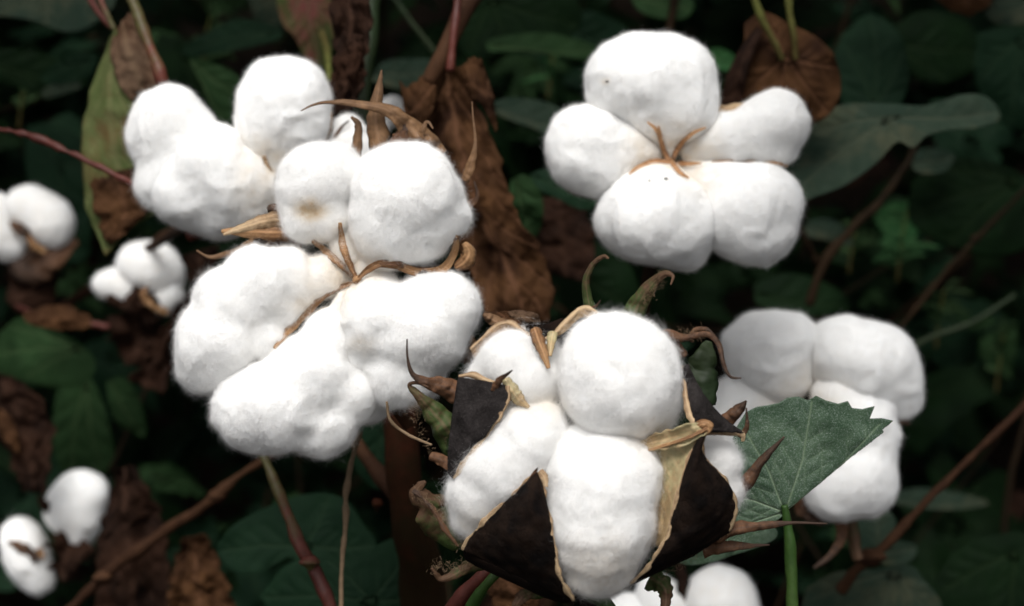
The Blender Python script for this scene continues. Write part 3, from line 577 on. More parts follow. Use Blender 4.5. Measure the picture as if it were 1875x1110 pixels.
# ================================================================== RIGHT REAR BOLL
RR = [
    [(1400, 645, 0, 74), (1440, 630, 0, 64), (1430, 680, 0, 62), (1385, 635, -5, 58)],
    [(1560, 660, 15, 80), (1600, 665, 10, 76), (1630, 700, 0, 58), (1650, 730, -10, 42), (1535, 640, 10, 62)],
    [(1560, 770, 30, 66), (1590, 800, 20, 56), (1560, 860, 15, 78), (1535, 885, 10, 68), (1580, 885, 5, 62), (1530, 730, 30, 50), (1600, 740, 15, 40)],
    [(1360, 730, -20, 50), (1340, 760, -20, 48), (1400, 740, -15, 42), (1330, 790, -30, 50)],
]
f5, T5 = boll('softly blurred cotton boll at the right, partly hidden by a toothed green leaf', 1500, 740, .80, RR, 6, 22000, 5, centre=(1480, 750, 20), k=18, cream=.9, flen=.75)
strip('husk_rib', f5, [(1486, 705, 20), (1489, 716, 26), (1490, 730, 24)], [4, 6, 4], M['bract_brown'], T5, seed=91)
strip('husk_rib', f5, [(1645, 775, 0), (1655, 770, 4), (1664, 778, 0)], [5, 6, 3], M['bract_brown'], T5, seed=92)
strip('bract', f5, [(1540, 940, -20), (1545, 985, -20), (1520, 1020, -10), (1490, 1040, 0)], [14, 10, 6, 2], M['bract_brown'], T5, seed=93)
strip('bract', f5, [(1480, 880, -20), (1480, 930, -20), (1510, 960, -14)], [16, 22, 8], M['bract_brown'], T5, seed=94, wav=.2)
tube('flower_stalk', f5.w([(1530, 820, -40), (1560, 940, -50), (1575, 1010, -50), (1580, 1030, -50)]), np.array([40, 18, 12, 12]) * f5.k, M['bract'], T5)

# ================================================================== SMALL BOLLS
g0 = 'small cotton bolls in the blurred background'
f6, T6 = boll('small blurred boll cut by the left edge with a dark notch in it', 60, 410, 1.02, [
    [(88, 400, 10, 44), (60, 378, 8, 36), (100, 420, 5, 38), (40, 372, 5, 30)], [(-8, 415, 14, 38), (5, 440, 10, 34), (25, 455, 0, 26), (-5, 385, 10, 32)]], 6, 2500, 6, group=g0, k=20, cream=.3, lump=.7, flen=.7)
strip('husk_rib', f6, [(30, 408, 46), (45, 420, 50), (62, 432, 48)], [3, 12, 9], M['bract_brown'], T6, seed=101)
strip('husk_rib', f6, [(60, 428, 44), (72, 450, 44), (92, 462, 38)], [5, 8, 4], M['rib'], T6, seed=102)
strip('husk_rib', f6, [(140, 440, -4), (100, 470, 20), (60, 490, 20), (20, 480, 10)], [6, 26, 34, 20], M['bract_brown'], T6, seed=103, wav=.2)
strip('bract', f6, [(60, 490, 0), (50, 530, 0), (20, 560, 0)], [50, 46, 20], M['dead_dark'], T6, seed=104, wav=.2)
f7, T7 = boll('small blurred boll below the upper left boll, tan husk edge at its lower right', 265, 505, .98, [
    [(280, 487, 15, 48), (250, 483, 10, 38), (300, 505, 5, 40)], [(218, 520, 6, 34), (192, 520, 0, 24), (235, 535, 4, 30)], [(312, 540, 12, 28), (300, 555, 8, 20)]], 6, 2500, 7, group=g0, k=20, cream=.3, lump=.7, flen=.7)
strip('husk_rib', f7, [(282, 520, 44), (270, 540, 44), (290, 560, 38), (312, 574, 30)], [4, 6, 9, 5], M['rib'], T7, seed=111)
strip('husk_rib', f7, [(292, 520, 46), (304, 514, 46)], [3, 3], M['rib'], T7, seed=112)
strip('bract', f7, [(205, 552, 20), (240, 545, 34), (275, 560, 34), (290, 590, 24)], [14, 24, 26, 18], M['dead_dark'], T7, seed=113, wav=.25)
strip('bract', f7, [(240, 570, 0), (250, 620, 0), (245, 670, 0)], [44, 50, 20], M['dead_dark'], T7, seed=114, wav=.25, rag=.3)
f8, T8 = boll('small blurred boll in the lower left corner, two puffs split by a dark husk', 100, 975, 1.0, [
    [(140, 910, 5, 48), (160, 905, 5, 42), (125, 940, 0, 44), (150, 945, 0, 42), (140, 980, -4, 30)], [(45, 1000, 8, 44), (55, 1030, 8, 42), (70, 1058, 0, 32), (35, 980, 4, 32)]], 6, 2500, 8, group=g0, k=20, cream=.2, lump=.7, flen=.7)
strip('husk_rib', f8, [(28, 985, 54), (55, 998, 56), (80, 1020, 50)], [3, 12, 9], M['bract_brown'], T8, seed=121)
strip('husk_rib', f8, [(78, 1000, 44), (86, 1018, 44)], [8, 8], M['rib'], T8, seed=122)
strip('bract', f8, [(140, 950, 44), (135, 1000, 40), (120, 1060, 20)], [14, 42, 30], M['dead_dark'], T8, seed=123, wav=.3, rag=.5, freq=2)
strip('bract', f8, [(80, 905, 40), (92, 922, 44), (97, 935, 44)], [4, 10, 2], M['dead_dark'], T8, seed=124)
f9, T9 = boll('boll at the bottom edge, mostly out of frame, right below the black-husked boll', 1310, 1110, .88, [
    [(1318, 1100, 5, 68), (1330, 1130, 5, 66)], [(1225, 1120, -20, 54), (1200, 1090, -20, 36)], [(1150, 1140, -20, 50)]], 6, 3500, 9, group=g0, k=14, cream=.3, lump=.7, flen=.8)
strip('bract', f9, [(1244, 1030, 10), (1250, 1070, 20), (1256, 1110, 20)], [8, 14, 12], M['dead_dark'], T9, seed=131)
f10, T10 = boll('sliver of white lint peeking out behind the curled tan bracts', 715, 200, 1.0, [
    [(712, 205, 0, 26), (722, 200, 0, 20)], [(700, 232, 0, 16)]], 5, 700, 10, group=g0, k=20, cream=.1, lump=.6, flen=.6)

# ================================================================== FRONT RIGHT LEAF
fl = Fr(1440, 930, .655)
t = thing('cotton_leaf', 'toothed dusty green leaf standing right of the black-husked boll', 'leaf', fl.o)
ol = [(1437, 942), (1443, 922), (1456, 892), (1477, 866), (1512, 838), (1536, 822), (1541, 827), (1562, 808), (1580, 796), (1586, 800), (1596, 789), (1612, 790), (1607, 779), (1628, 768), (1608, 764), (1588, 765), (1596, 742), (1575, 748), (1556, 746), (1548, 733), (1530, 738),
      (1508, 732), (1492, 724), (1478, 733), (1462, 726), (1440, 728), (1424, 738), (1405, 742), (1385, 745), (1366, 755), (1350, 780), (1335, 820), (1325, 860), (1322, 900), (1310, 940), (1300, 985), (1322, 996), (1350, 1000), (1385, 980), (1412, 962)]
b = leaf_blade('blade', fl, ol, (1437, 938), [(1485, 735), (1605, 775), (1365, 790), (1320, 905), (1320, 990)], M['leaf_front'], t, tilt=(.12, -.10), droop=.02, wave=14, quilt=4, nout=420, rings=40, seed=5, smooth=False, vw=.6)
tube('leaf_stalk', fl.w([(1436, 925, 4), (1442, 960, -2), (1449, 1020, -8), (1452, 1150, -20), (1440, 1500, -60)]), np.array([6, 9, 12, 13, 13]) * fl.k, M['stem_green'], t, sides=12)

# ================================================================== OTHER LEAVES
def leaf(label, outline, o, tips, mat, d, stalk=None, smat='stem_red', sr=4, nm='cotton_leaf', **k):
    fr = Fr(o[0], o[1], d); t = thing(nm, label, 'leaf', fr.o, 'green cotton leaves around the bolls')
    leaf_blade('blade', fr, outline, o, tips, M[mat], t, **k)
    if stalk is not None: tube('leaf_stalk', fr.w(stalk), np.full(len(stalk), sr * fr.k), M[smat], t)
    return fr, t
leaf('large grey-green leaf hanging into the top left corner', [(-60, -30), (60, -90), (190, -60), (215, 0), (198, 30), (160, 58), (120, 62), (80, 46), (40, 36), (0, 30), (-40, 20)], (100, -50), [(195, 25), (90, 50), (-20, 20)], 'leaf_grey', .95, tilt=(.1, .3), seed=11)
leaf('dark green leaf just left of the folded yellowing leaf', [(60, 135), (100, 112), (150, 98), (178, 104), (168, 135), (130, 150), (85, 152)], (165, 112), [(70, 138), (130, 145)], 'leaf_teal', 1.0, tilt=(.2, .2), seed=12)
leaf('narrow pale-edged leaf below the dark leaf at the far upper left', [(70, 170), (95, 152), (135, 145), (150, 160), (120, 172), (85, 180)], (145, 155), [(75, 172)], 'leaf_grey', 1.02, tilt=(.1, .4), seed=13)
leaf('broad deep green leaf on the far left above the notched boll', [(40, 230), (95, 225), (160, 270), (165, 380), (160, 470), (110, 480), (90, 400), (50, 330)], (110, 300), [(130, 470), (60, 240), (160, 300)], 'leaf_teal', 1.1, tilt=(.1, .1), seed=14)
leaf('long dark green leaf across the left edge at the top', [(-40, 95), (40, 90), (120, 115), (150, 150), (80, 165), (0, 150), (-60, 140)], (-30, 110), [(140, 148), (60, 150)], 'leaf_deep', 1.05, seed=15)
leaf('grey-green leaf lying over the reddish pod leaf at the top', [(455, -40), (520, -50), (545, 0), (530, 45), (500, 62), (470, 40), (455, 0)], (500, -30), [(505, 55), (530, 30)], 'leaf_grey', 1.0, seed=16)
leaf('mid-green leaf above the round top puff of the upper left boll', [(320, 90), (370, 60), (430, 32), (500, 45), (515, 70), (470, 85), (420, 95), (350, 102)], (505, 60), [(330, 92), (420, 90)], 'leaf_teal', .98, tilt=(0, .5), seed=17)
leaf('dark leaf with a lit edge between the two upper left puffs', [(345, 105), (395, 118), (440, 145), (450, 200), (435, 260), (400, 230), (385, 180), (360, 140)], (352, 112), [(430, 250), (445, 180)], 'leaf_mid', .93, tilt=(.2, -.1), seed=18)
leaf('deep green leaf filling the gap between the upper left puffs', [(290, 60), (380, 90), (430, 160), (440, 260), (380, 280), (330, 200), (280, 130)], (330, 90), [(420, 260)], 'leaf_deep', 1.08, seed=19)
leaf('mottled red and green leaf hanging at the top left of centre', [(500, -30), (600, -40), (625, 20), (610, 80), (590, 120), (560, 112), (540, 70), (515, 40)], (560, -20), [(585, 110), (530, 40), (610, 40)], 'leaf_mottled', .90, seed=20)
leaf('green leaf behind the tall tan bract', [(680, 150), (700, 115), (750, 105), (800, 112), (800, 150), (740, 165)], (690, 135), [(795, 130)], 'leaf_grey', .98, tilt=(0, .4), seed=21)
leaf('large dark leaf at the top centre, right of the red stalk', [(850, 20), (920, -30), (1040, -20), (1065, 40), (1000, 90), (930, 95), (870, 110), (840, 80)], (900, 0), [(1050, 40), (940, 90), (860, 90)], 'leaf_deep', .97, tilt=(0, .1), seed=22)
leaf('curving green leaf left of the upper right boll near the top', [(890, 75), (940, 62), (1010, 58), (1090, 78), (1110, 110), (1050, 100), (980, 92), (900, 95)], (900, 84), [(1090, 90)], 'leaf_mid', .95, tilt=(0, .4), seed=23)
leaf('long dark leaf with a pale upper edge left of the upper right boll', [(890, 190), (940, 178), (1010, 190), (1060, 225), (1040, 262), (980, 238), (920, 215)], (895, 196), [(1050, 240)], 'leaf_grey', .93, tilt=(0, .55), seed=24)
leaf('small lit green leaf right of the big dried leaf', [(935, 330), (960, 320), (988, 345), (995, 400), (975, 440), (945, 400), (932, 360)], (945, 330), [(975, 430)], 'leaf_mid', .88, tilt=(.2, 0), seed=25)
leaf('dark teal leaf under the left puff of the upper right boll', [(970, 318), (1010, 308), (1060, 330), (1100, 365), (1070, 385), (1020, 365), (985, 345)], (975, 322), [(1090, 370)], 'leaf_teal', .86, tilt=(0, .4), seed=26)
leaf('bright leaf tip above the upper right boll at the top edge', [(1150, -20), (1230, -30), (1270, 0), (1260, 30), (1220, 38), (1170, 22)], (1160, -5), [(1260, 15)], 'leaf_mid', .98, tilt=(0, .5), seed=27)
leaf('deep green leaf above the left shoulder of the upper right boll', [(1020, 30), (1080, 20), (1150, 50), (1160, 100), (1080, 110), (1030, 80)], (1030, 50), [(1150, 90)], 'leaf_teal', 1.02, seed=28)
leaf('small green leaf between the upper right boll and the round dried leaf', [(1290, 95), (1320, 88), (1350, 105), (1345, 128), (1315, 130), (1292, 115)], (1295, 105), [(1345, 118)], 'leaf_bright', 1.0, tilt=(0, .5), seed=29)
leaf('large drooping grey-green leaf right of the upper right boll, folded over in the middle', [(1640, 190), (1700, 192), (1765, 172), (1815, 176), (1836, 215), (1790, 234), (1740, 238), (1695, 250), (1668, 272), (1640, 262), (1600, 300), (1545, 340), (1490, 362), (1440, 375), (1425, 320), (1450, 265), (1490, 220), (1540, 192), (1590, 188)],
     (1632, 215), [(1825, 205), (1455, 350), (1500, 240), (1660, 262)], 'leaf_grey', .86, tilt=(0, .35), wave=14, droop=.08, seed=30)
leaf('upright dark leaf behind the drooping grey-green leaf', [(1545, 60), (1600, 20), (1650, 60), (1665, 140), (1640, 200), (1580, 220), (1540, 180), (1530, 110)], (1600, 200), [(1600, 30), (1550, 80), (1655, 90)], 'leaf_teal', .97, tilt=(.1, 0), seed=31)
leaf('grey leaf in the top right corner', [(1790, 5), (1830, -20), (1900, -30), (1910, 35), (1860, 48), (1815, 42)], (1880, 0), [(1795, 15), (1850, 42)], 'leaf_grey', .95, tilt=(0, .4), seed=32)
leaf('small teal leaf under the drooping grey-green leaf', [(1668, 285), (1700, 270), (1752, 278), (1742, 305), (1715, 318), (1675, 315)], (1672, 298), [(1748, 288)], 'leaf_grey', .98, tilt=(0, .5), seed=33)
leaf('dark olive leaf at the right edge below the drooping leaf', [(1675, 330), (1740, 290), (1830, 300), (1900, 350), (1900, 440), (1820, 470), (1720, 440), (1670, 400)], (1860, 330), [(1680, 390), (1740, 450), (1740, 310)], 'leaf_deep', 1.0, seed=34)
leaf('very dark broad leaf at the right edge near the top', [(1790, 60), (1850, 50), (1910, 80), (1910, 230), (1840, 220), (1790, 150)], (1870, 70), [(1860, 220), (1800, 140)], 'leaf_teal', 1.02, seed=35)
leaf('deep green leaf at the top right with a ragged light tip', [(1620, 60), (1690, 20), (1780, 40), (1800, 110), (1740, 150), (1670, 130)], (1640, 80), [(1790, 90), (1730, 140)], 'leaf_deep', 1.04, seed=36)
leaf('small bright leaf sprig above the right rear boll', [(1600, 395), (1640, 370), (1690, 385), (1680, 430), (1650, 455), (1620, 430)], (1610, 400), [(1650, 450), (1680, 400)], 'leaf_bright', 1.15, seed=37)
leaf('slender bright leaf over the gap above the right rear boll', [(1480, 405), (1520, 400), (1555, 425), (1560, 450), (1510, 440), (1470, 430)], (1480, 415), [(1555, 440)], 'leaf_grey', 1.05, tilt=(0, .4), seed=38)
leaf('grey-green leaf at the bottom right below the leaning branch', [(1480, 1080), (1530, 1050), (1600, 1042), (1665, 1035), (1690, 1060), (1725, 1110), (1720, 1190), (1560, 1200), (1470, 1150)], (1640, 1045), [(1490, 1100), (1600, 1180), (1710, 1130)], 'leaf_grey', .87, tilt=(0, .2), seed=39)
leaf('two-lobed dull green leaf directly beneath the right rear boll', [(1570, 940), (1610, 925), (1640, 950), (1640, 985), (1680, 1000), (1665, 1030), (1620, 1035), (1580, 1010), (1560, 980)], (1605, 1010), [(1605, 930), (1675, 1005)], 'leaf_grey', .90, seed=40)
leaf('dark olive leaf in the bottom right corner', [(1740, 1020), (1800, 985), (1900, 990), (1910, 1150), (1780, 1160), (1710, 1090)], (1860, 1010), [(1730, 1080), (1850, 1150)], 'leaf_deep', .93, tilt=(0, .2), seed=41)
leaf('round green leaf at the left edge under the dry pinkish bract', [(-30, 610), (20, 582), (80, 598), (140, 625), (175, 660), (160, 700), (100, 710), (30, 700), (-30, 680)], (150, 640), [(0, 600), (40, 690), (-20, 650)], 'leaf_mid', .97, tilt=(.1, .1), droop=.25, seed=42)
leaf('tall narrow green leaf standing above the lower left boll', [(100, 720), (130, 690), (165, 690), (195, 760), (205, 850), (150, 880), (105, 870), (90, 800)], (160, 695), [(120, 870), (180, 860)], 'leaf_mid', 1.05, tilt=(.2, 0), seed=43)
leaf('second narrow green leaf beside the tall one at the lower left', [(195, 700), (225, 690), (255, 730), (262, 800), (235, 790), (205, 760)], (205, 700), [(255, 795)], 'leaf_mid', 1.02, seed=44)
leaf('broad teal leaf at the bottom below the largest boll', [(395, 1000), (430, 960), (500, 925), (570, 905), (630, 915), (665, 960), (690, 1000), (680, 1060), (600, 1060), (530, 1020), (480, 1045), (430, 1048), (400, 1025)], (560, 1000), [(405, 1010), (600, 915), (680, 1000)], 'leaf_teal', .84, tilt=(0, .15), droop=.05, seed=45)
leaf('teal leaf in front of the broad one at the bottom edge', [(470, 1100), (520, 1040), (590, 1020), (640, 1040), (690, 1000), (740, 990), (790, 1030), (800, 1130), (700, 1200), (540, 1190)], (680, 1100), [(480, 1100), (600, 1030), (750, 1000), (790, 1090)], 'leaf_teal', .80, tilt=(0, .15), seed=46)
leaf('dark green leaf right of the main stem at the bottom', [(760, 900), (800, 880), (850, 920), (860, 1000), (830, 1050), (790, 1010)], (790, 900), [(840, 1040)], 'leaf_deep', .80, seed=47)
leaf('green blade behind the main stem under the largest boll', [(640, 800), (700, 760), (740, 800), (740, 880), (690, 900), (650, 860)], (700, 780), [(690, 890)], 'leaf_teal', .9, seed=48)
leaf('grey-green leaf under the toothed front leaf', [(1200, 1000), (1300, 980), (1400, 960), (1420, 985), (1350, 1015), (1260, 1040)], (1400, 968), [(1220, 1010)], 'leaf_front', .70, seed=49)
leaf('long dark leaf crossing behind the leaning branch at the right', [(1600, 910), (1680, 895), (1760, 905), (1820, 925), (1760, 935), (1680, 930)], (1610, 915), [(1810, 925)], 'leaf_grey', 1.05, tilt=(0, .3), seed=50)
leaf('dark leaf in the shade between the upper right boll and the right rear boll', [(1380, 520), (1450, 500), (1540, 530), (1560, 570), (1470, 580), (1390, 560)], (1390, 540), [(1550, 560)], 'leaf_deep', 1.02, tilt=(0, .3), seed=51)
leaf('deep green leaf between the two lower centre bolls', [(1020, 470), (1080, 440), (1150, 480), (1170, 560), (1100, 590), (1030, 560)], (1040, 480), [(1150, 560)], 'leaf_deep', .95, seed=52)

# folded yellowing leaf with a dried lobe (upper left)
fy = Fr(210, 200, .82); t = thing('cotton_leaf', 'folded yellow-green leaf with one brown curled lobe beside the upper left boll', 'leaf', fy.o)
patch('blade', fy, [(212, 55, 10), (176, 130, -5), (152, 220, -10), (148, 320, -10), (162, 400, -10), (195, 468, -5)], [(218, 55, 14), (236, 130, 16), (262, 220, 12), (290, 310, 8), (305, 370, 0), (228, 428, 0)], M['leaf_olive'], t, bulge=16, rows=50, cols=24, amp=7, freq=60, folds=2, foldn=2, thick=.0004, rag=3)
patch('dried_lobe', fy, [(214, 58, 12), (206, 90, 22), (214, 130, 30), (228, 165, 30), (246, 190, 20)], [(238, 22, 0), (262, 60, 6), (285, 110, 6), (300, 160, 4), (300, 200, 0)], M['dead_tan'], t, bulge=14, rows=36, cols=20, amp=8, freq=30, folds=4, foldn=2, thick=.0004, rag=2)
patch('dried_tip', fy, [(166, 325, 2), (172, 370, 4), (186, 415, 6), (200, 452, 6)], [(262, 305, 26), (286, 345, 22), (275, 385, 18), (232, 430, 12)], M['dead'], t, bulge=8, rows=30, cols=20, amp=8, freq=24, thick=.0004, rag=5)
tube('leaf_stalk', fy.w([(212, 56, 14), (195, 20, 10), (165, -40, 0)]), np.array([6, 5, 5]) * fy.k, M['stem_redgreen'], t)

# ------------------------------------------------------------------ dried leaves
def dried(label, pieces, c, d, mat='dead', nm='dried_leaf'):
    fr = Fr(c[0], c[1], d); t = thing(nm, label, 'dried leaf', fr.o, 'dried leaves hanging between the plants')
    for i, (L, R, kw) in enumerate(pieces):
        kw = dict(kw); m_ = M[kw.pop('mat', mat)]; n_ = kw.pop('name', 'blade' if i == 0 else 'curled_flap')
        patch(n_, fr, L, R, m_, t, thick=.0005, seed=i + 5, **kw)
    return fr, t
dried('long crumpled brown leaf hanging between the largest boll and the upper right boll', [
    ([(800, 120, 0), (775, 170, -10), (770, 240, -16), (790, 330, -16), (825, 420, -16), (860, 500, -12), (885, 560, -6), (905, 600, 0)],
     [(830, 115, 0), (872, 190, 10), (905, 260, 16), (930, 340, 10), (950, 400, 6), (988, 455, 0), (1010, 520, -6), (1005, 590, -8)], dict(bulge=22, rows=90, cols=44, amp=20, freq=70, folds=7, foldn=2, rag=5)),
    ([(812, 118, 12), (780, 135, 20), (750, 160, 10), (732, 150, 0)], [(800, 165, 22), (795, 200, 26), (770, 250, 16), (745, 240, 0)], dict(bulge=10, rows=40, cols=24, amp=12, freq=30, rag=4)),
    ([(838, 130, 6), (850, 118, 14), (868, 108, 8), (882, 112, 0)], [(862, 180, 12), (885, 200, 18), (908, 240, 8), (905, 180, 0)], dict(bulge=12, rows=40, cols=20, amp=10, freq=26, rag=4)),
    ([(770, 240, -10), (790, 300, 0), (815, 360, 6)], [(850, 290, 20), (872, 330, 28), (884, 400, 22)], dict(bulge=-14, rows=40, cols=20, amp=10, freq=36, mat='dead_dark')),
], (880, 350), .79)
dried('dark curled dead leaf hanging from the top beside the thick green stem', [
    ([(600, -40, 0), (604, 40, -6), (612, 110, -6), (600, 170, -8), (600, 235, -4)], [(672, -40, 0), (682, 40, 6), (672, 110, 10), (662, 170, 8), (618, 238, 4)], dict(bulge=22, rows=70, cols=30, amp=12, freq=34, folds=6, foldn=2, rag=5, mat='dead_dark')),
    ([(630, 60, 22), (640, 100, 26), (635, 140, 24)], [(668, 70, 22), (664, 110, 30), (650, 150, 20)], dict(bulge=12, rows=26, cols=14, amp=8, freq=18, mat='dead_dark')),
], (640, 100), .765)
fb = Fr(1440, 130, .83); t = thing('dried_leaf', 'round reddish-brown dead leaf behind the upper right boll with two green stalks', 'dried leaf', fb.o)
leaf_blade('blade', fb, [(1365, 40), (1400, 20), (1450, 45), (1500, 70), (1535, 110), (1548, 155), (1530, 200), (1490, 225), (1430, 230), (1370, 225), (1345, 180), (1360, 110)], (1440, 105), [(1400, 30), (1535, 120), (1520, 200), (1430, 225), (1350, 190)], M['dead'], t, droop=.2, wave=18, quilt=4, seed=60)
patch('curled_flap', fb, [(1385, 50, 10), (1355, 90, 4), (1330, 140, 0), (1318, 190, -6)], [(1395, 60, 30), (1372, 110, 30), (1362, 160, 24), (1352, 215, 10)], M['dead_dark'], t, bulge=14, amp=8, freq=30, thick=.0004, rows=30, cols=16)
tube('leaf_stalk', fb.w([(1430, 112, 16), (1415, 80, 24), (1390, 35, 30), (1365, -30, 36)]), np.array([5, 6, 7, 7]) * fb.k, M['stem_olive'], t)
tube('leaf_stalk', fb.w([(1455, 112, 16), (1450, 70, 26), (1440, 20, 32), (1440, -30, 36)]), np.array([5, 6, 7, 7]) * fb.k, M['stem_olive'], t)
dried('dead leaf at the left edge above the lower left boll', [
    ([(-30, 680, 0), (-20, 760, 0), (20, 840, 0), (50, 900, 0)], [(30, 690, 10), (80, 730, 12), (100, 800, 8), (85, 905, 0)], dict(bulge=14, rows=50, cols=30, amp=20, freq=44, folds=6, foldn=2, rag=6, mat='dead_dark')),
    ([(0, 740, 30), (10, 790, 34), (30, 820, 26)], [(28, 760, 34), (40, 790, 34), (44, 830, 24)], dict(bulge=8, rows=24, cols=14, amp=8, freq=20)),
], (40, 800), .96)
dried('tall dark dead leaf between the lower left boll and the leaning stem', [
    ([(215, 860, 0), (190, 930, 0), (180, 1010, 0), (170, 1140, 0)], [(245, 850, 6), (280, 900, 10), (305, 970, 8), (320, 1140, 0)], dict(bulge=24, rows=60, cols=36, amp=18, freq=55, folds=8, foldn=2, rag=6, mat='dead_dark')),
], (240, 990), .93)
dried('brown dead leaf at the bottom edge left of the red stalk', [
    ([(335, 985, 0), (318, 1030, 0), (312, 1080, 0), (310, 1150, 0)], [(378, 975, 6), (400, 1020, 12), (425, 1080, 10), (450, 1150, 0)], dict(bulge=22, rows=50, cols=34, amp=16, freq=36, folds=8, foldn=2, rag=6, mat='dead')),
], (370, 1050), .88)
dried('pinkish dry bract curled at the left edge below the notched boll', [
    ([(40, 575, 0), (80, 560, 4), (120, 558, 6), (165, 580, 0)], [(50, 590, 14), (90, 602, 16), (130, 605, 14), (170, 600, 4)], dict(bulge=8, rows=36, cols=16, amp=6, freq=20, rag=3)),
], (100, 585), .95)
dried('dark withered leaf in the shade beneath the left puff of the upper right boll', [
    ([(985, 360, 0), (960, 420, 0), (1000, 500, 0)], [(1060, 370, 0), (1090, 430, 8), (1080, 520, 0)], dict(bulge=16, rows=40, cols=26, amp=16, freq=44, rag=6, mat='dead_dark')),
], (1020, 440), .93)
dried('withered brown scrap behind the small boll at the left', [
    ([(330, 470, 0), (345, 520, 0), (300, 600, 0), (240, 700, 0)], [(400, 450, 4), (390, 520, 8), (350, 600, 6), (300, 720, 0)], dict(bulge=16, rows=50, cols=30, amp=16, freq=30, folds=6, foldn=2, rag=8, mat='dead_dark')),
], (330, 580), .94)
dried('dry brown scraps tucked behind the top of the black-husked boll', [
    ([(885, 572, 0), (900, 600, 0), (905, 640, -4)], [(935, 570, 8), (960, 580, 10), (1000, 600, 0)], dict(bulge=14, rows=30, cols=22, amp=10, freq=18, rag=5, mat='dead')),
    ([(930, 572, 10), (950, 568, 14), (985, 575, 8)], [(940, 590, 14), (962, 592, 16), (990, 590, 8)], dict(bulge=6, rows=20, cols=12, amp=6, freq=12, mat='dead_tan')),
], (930, 590), .665)
dried('pinkish brown withered scrap at the bottom edge left of the black-husked boll', [
    ([(880, 1060, 0), (895, 1090, 0), (900, 1140, 0)], [(940, 1050, 0), (985, 1070, 8), (990, 1140, 0)], dict(bulge=14, rows=30, cols=22, amp=10, freq=18, rag=5, mat='dead')),
], (930, 1090), .72)
dried('reddish dead leaf hanging at the top right edge', [
    ([(1690, -30, 0), (1715, 0, 0), (1740, 20, 0)], [(1830, -30, 0), (1815, 5, 8), (1780, 30, 0)], dict(bulge=10, rows=26, cols=20, amp=8, freq=24, rag=5, mat='dead')),
], (1760, 0), .95)

# ================================================================== BRANCHES AND STALKS
def branch(name, label, cat, pts, radii, mat, d0=None, nub=None, **k):
    P = np.array([W(*p) for p in pts]); o = P[len(P) // 2]; e = thing(name, label, cat, o, {'leaf_stalk': 'leaf stalks and petioles', 'branch': 'branches of the cotton plants', 'side_branch': 'branches of the cotton plants', 'twig': 'thin twigs in the background'}.get(name))
    kk = pts[len(pts) // 2][2] * KK
    tube('stem', P - o, np.array(radii) * kk, M[mat], e, **k)
    for (x, y, d, r) in (nub or []):
        c = W(x, y, d) - o; tube('node', [c - cU * r * kk, c, c + cU * r * kk * .9], np.array([.5, 1.1, .4]) * r * kk, M[mat], e, n=14, rough=.3)
    return e
branch('main_stem', 'thick dark reddish-brown main stem rising at the bottom centre', 'stem', [(800, 1500, .84), (780, 1110, .78), (745, 930, .76), (735, 800, .76), (725, 700, .77), (700, 560, .8)], [46, 42, 38, 32, 28, 22], 'stem_main', nub=[(690, 925, .76, 13)], rough=.1)
branch('side_branch', 'short reddish branch joining the thick main stem from the upper left', 'branch', [(728, 905, .765), (690, 862, .775), (655, 815, .78), (620, 770, .79)], [17, 14, 13, 12], 'stem_brown', rough=.12)
branch('leaf_stalk', 'red stalk dropping from the largest boll to the bottom edge', 'stalk', [(470, 800, .74), (490, 855, .735), (520, 925, .73), (550, 1000, .725), (565, 1030, .725)], [9, 9, 10, 11, 13], 'stem_redgreen', nub=[(568, 1030, .722, 14)], rough=.1)
branch('leaf_stalk', 'lower red length of stalk under the pale node at the bottom', 'stalk', [(566, 1028, .725), (585, 1065, .722), (605, 1110, .72), (640, 1200, .72)], [13, 12, 12, 12], 'stem_red', rough=.1)
branch('dry_stalk', 'thin pale dry stalk hanging straight down from the largest boll', 'stalk', [(660, 790, .70), (648, 830, .70), (634, 905, .70), (633, 960, .70), (626, 1040, .70), (623, 1200, .70)], [4, 5, 5.5, 5, 4.5, 5], 'twine', rough=.12)
branch('dry_tendril', 'fine curved tan tendril left of the black-husked boll', 'tendril', [(708, 735, .64), (715, 770, .64), (745, 795, .64), (790, 815, .63)], [2.5, 3, 3, 2.5], 'twine')
branch('branch', 'leaning brown branch from the bottom left corner up to the largest boll', 'branch', [(90, 1160, .90), (140, 1105, .89), (210, 1040, .88), (300, 975, .87), (380, 920, .86), (440, 870, .86), (520, 820, .86)], [10, 10.5, 10, 10.5, 9, 9, 9], 'stem_brown', nub=[(190, 1058, .88, 14), (395, 908, .86, 13)], rough=.12)
branch('branch', 'reddish branch running up behind the small left boll to the upper left boll', 'branch', [(60, 610, 1.06), (120, 560, 1.06), (200, 505, 1.03), (300, 435, .94), (360, 400, .86), (420, 370, .80)], [10, 10, 11, 11, 12, 12], 'stem_brown', rough=.1)
branch('leaf_stalk', 'arched dark red stalk crossing the folded yellowing leaf', 'stalk', [(-30, 236, .80), (20, 240, .79), (80, 258, .785), (150, 290, .78), (220, 325, .775), (290, 360, .77), (340, 385, .78)], [5, 6, 6, 5.5, 5.5, 5.5, 5], 'stem_red', rough=.2)
branch('leaf_stalk', 'smooth tan and green stalk from the top edge to the upper left boll', 'stalk', [(225, -40, .78), (245, 10, .77), (272, 80, .765), (295, 140, .76), (310, 200, .77)], [11, 11, 10, 11, 10], 'stem_redgreen', rough=.1)
branch('leaf_stalk', 'thin red stalk near the top left, above the folded yellowing leaf', 'stalk', [(150, -30, .84), (175, 15, .83), (205, 50, .825)], [6, 6, 6], 'stem_red')
branch('side_branch', 'pinkish branch descending into the long crumpled leaf at the top', 'branch', [(905, -60, .80), (865, -5, .795), (835, 50, .79), (810, 100, .785), (785, 150, .785)], [19, 18, 17, 16, 12], 'stem_brown', rough=.08)
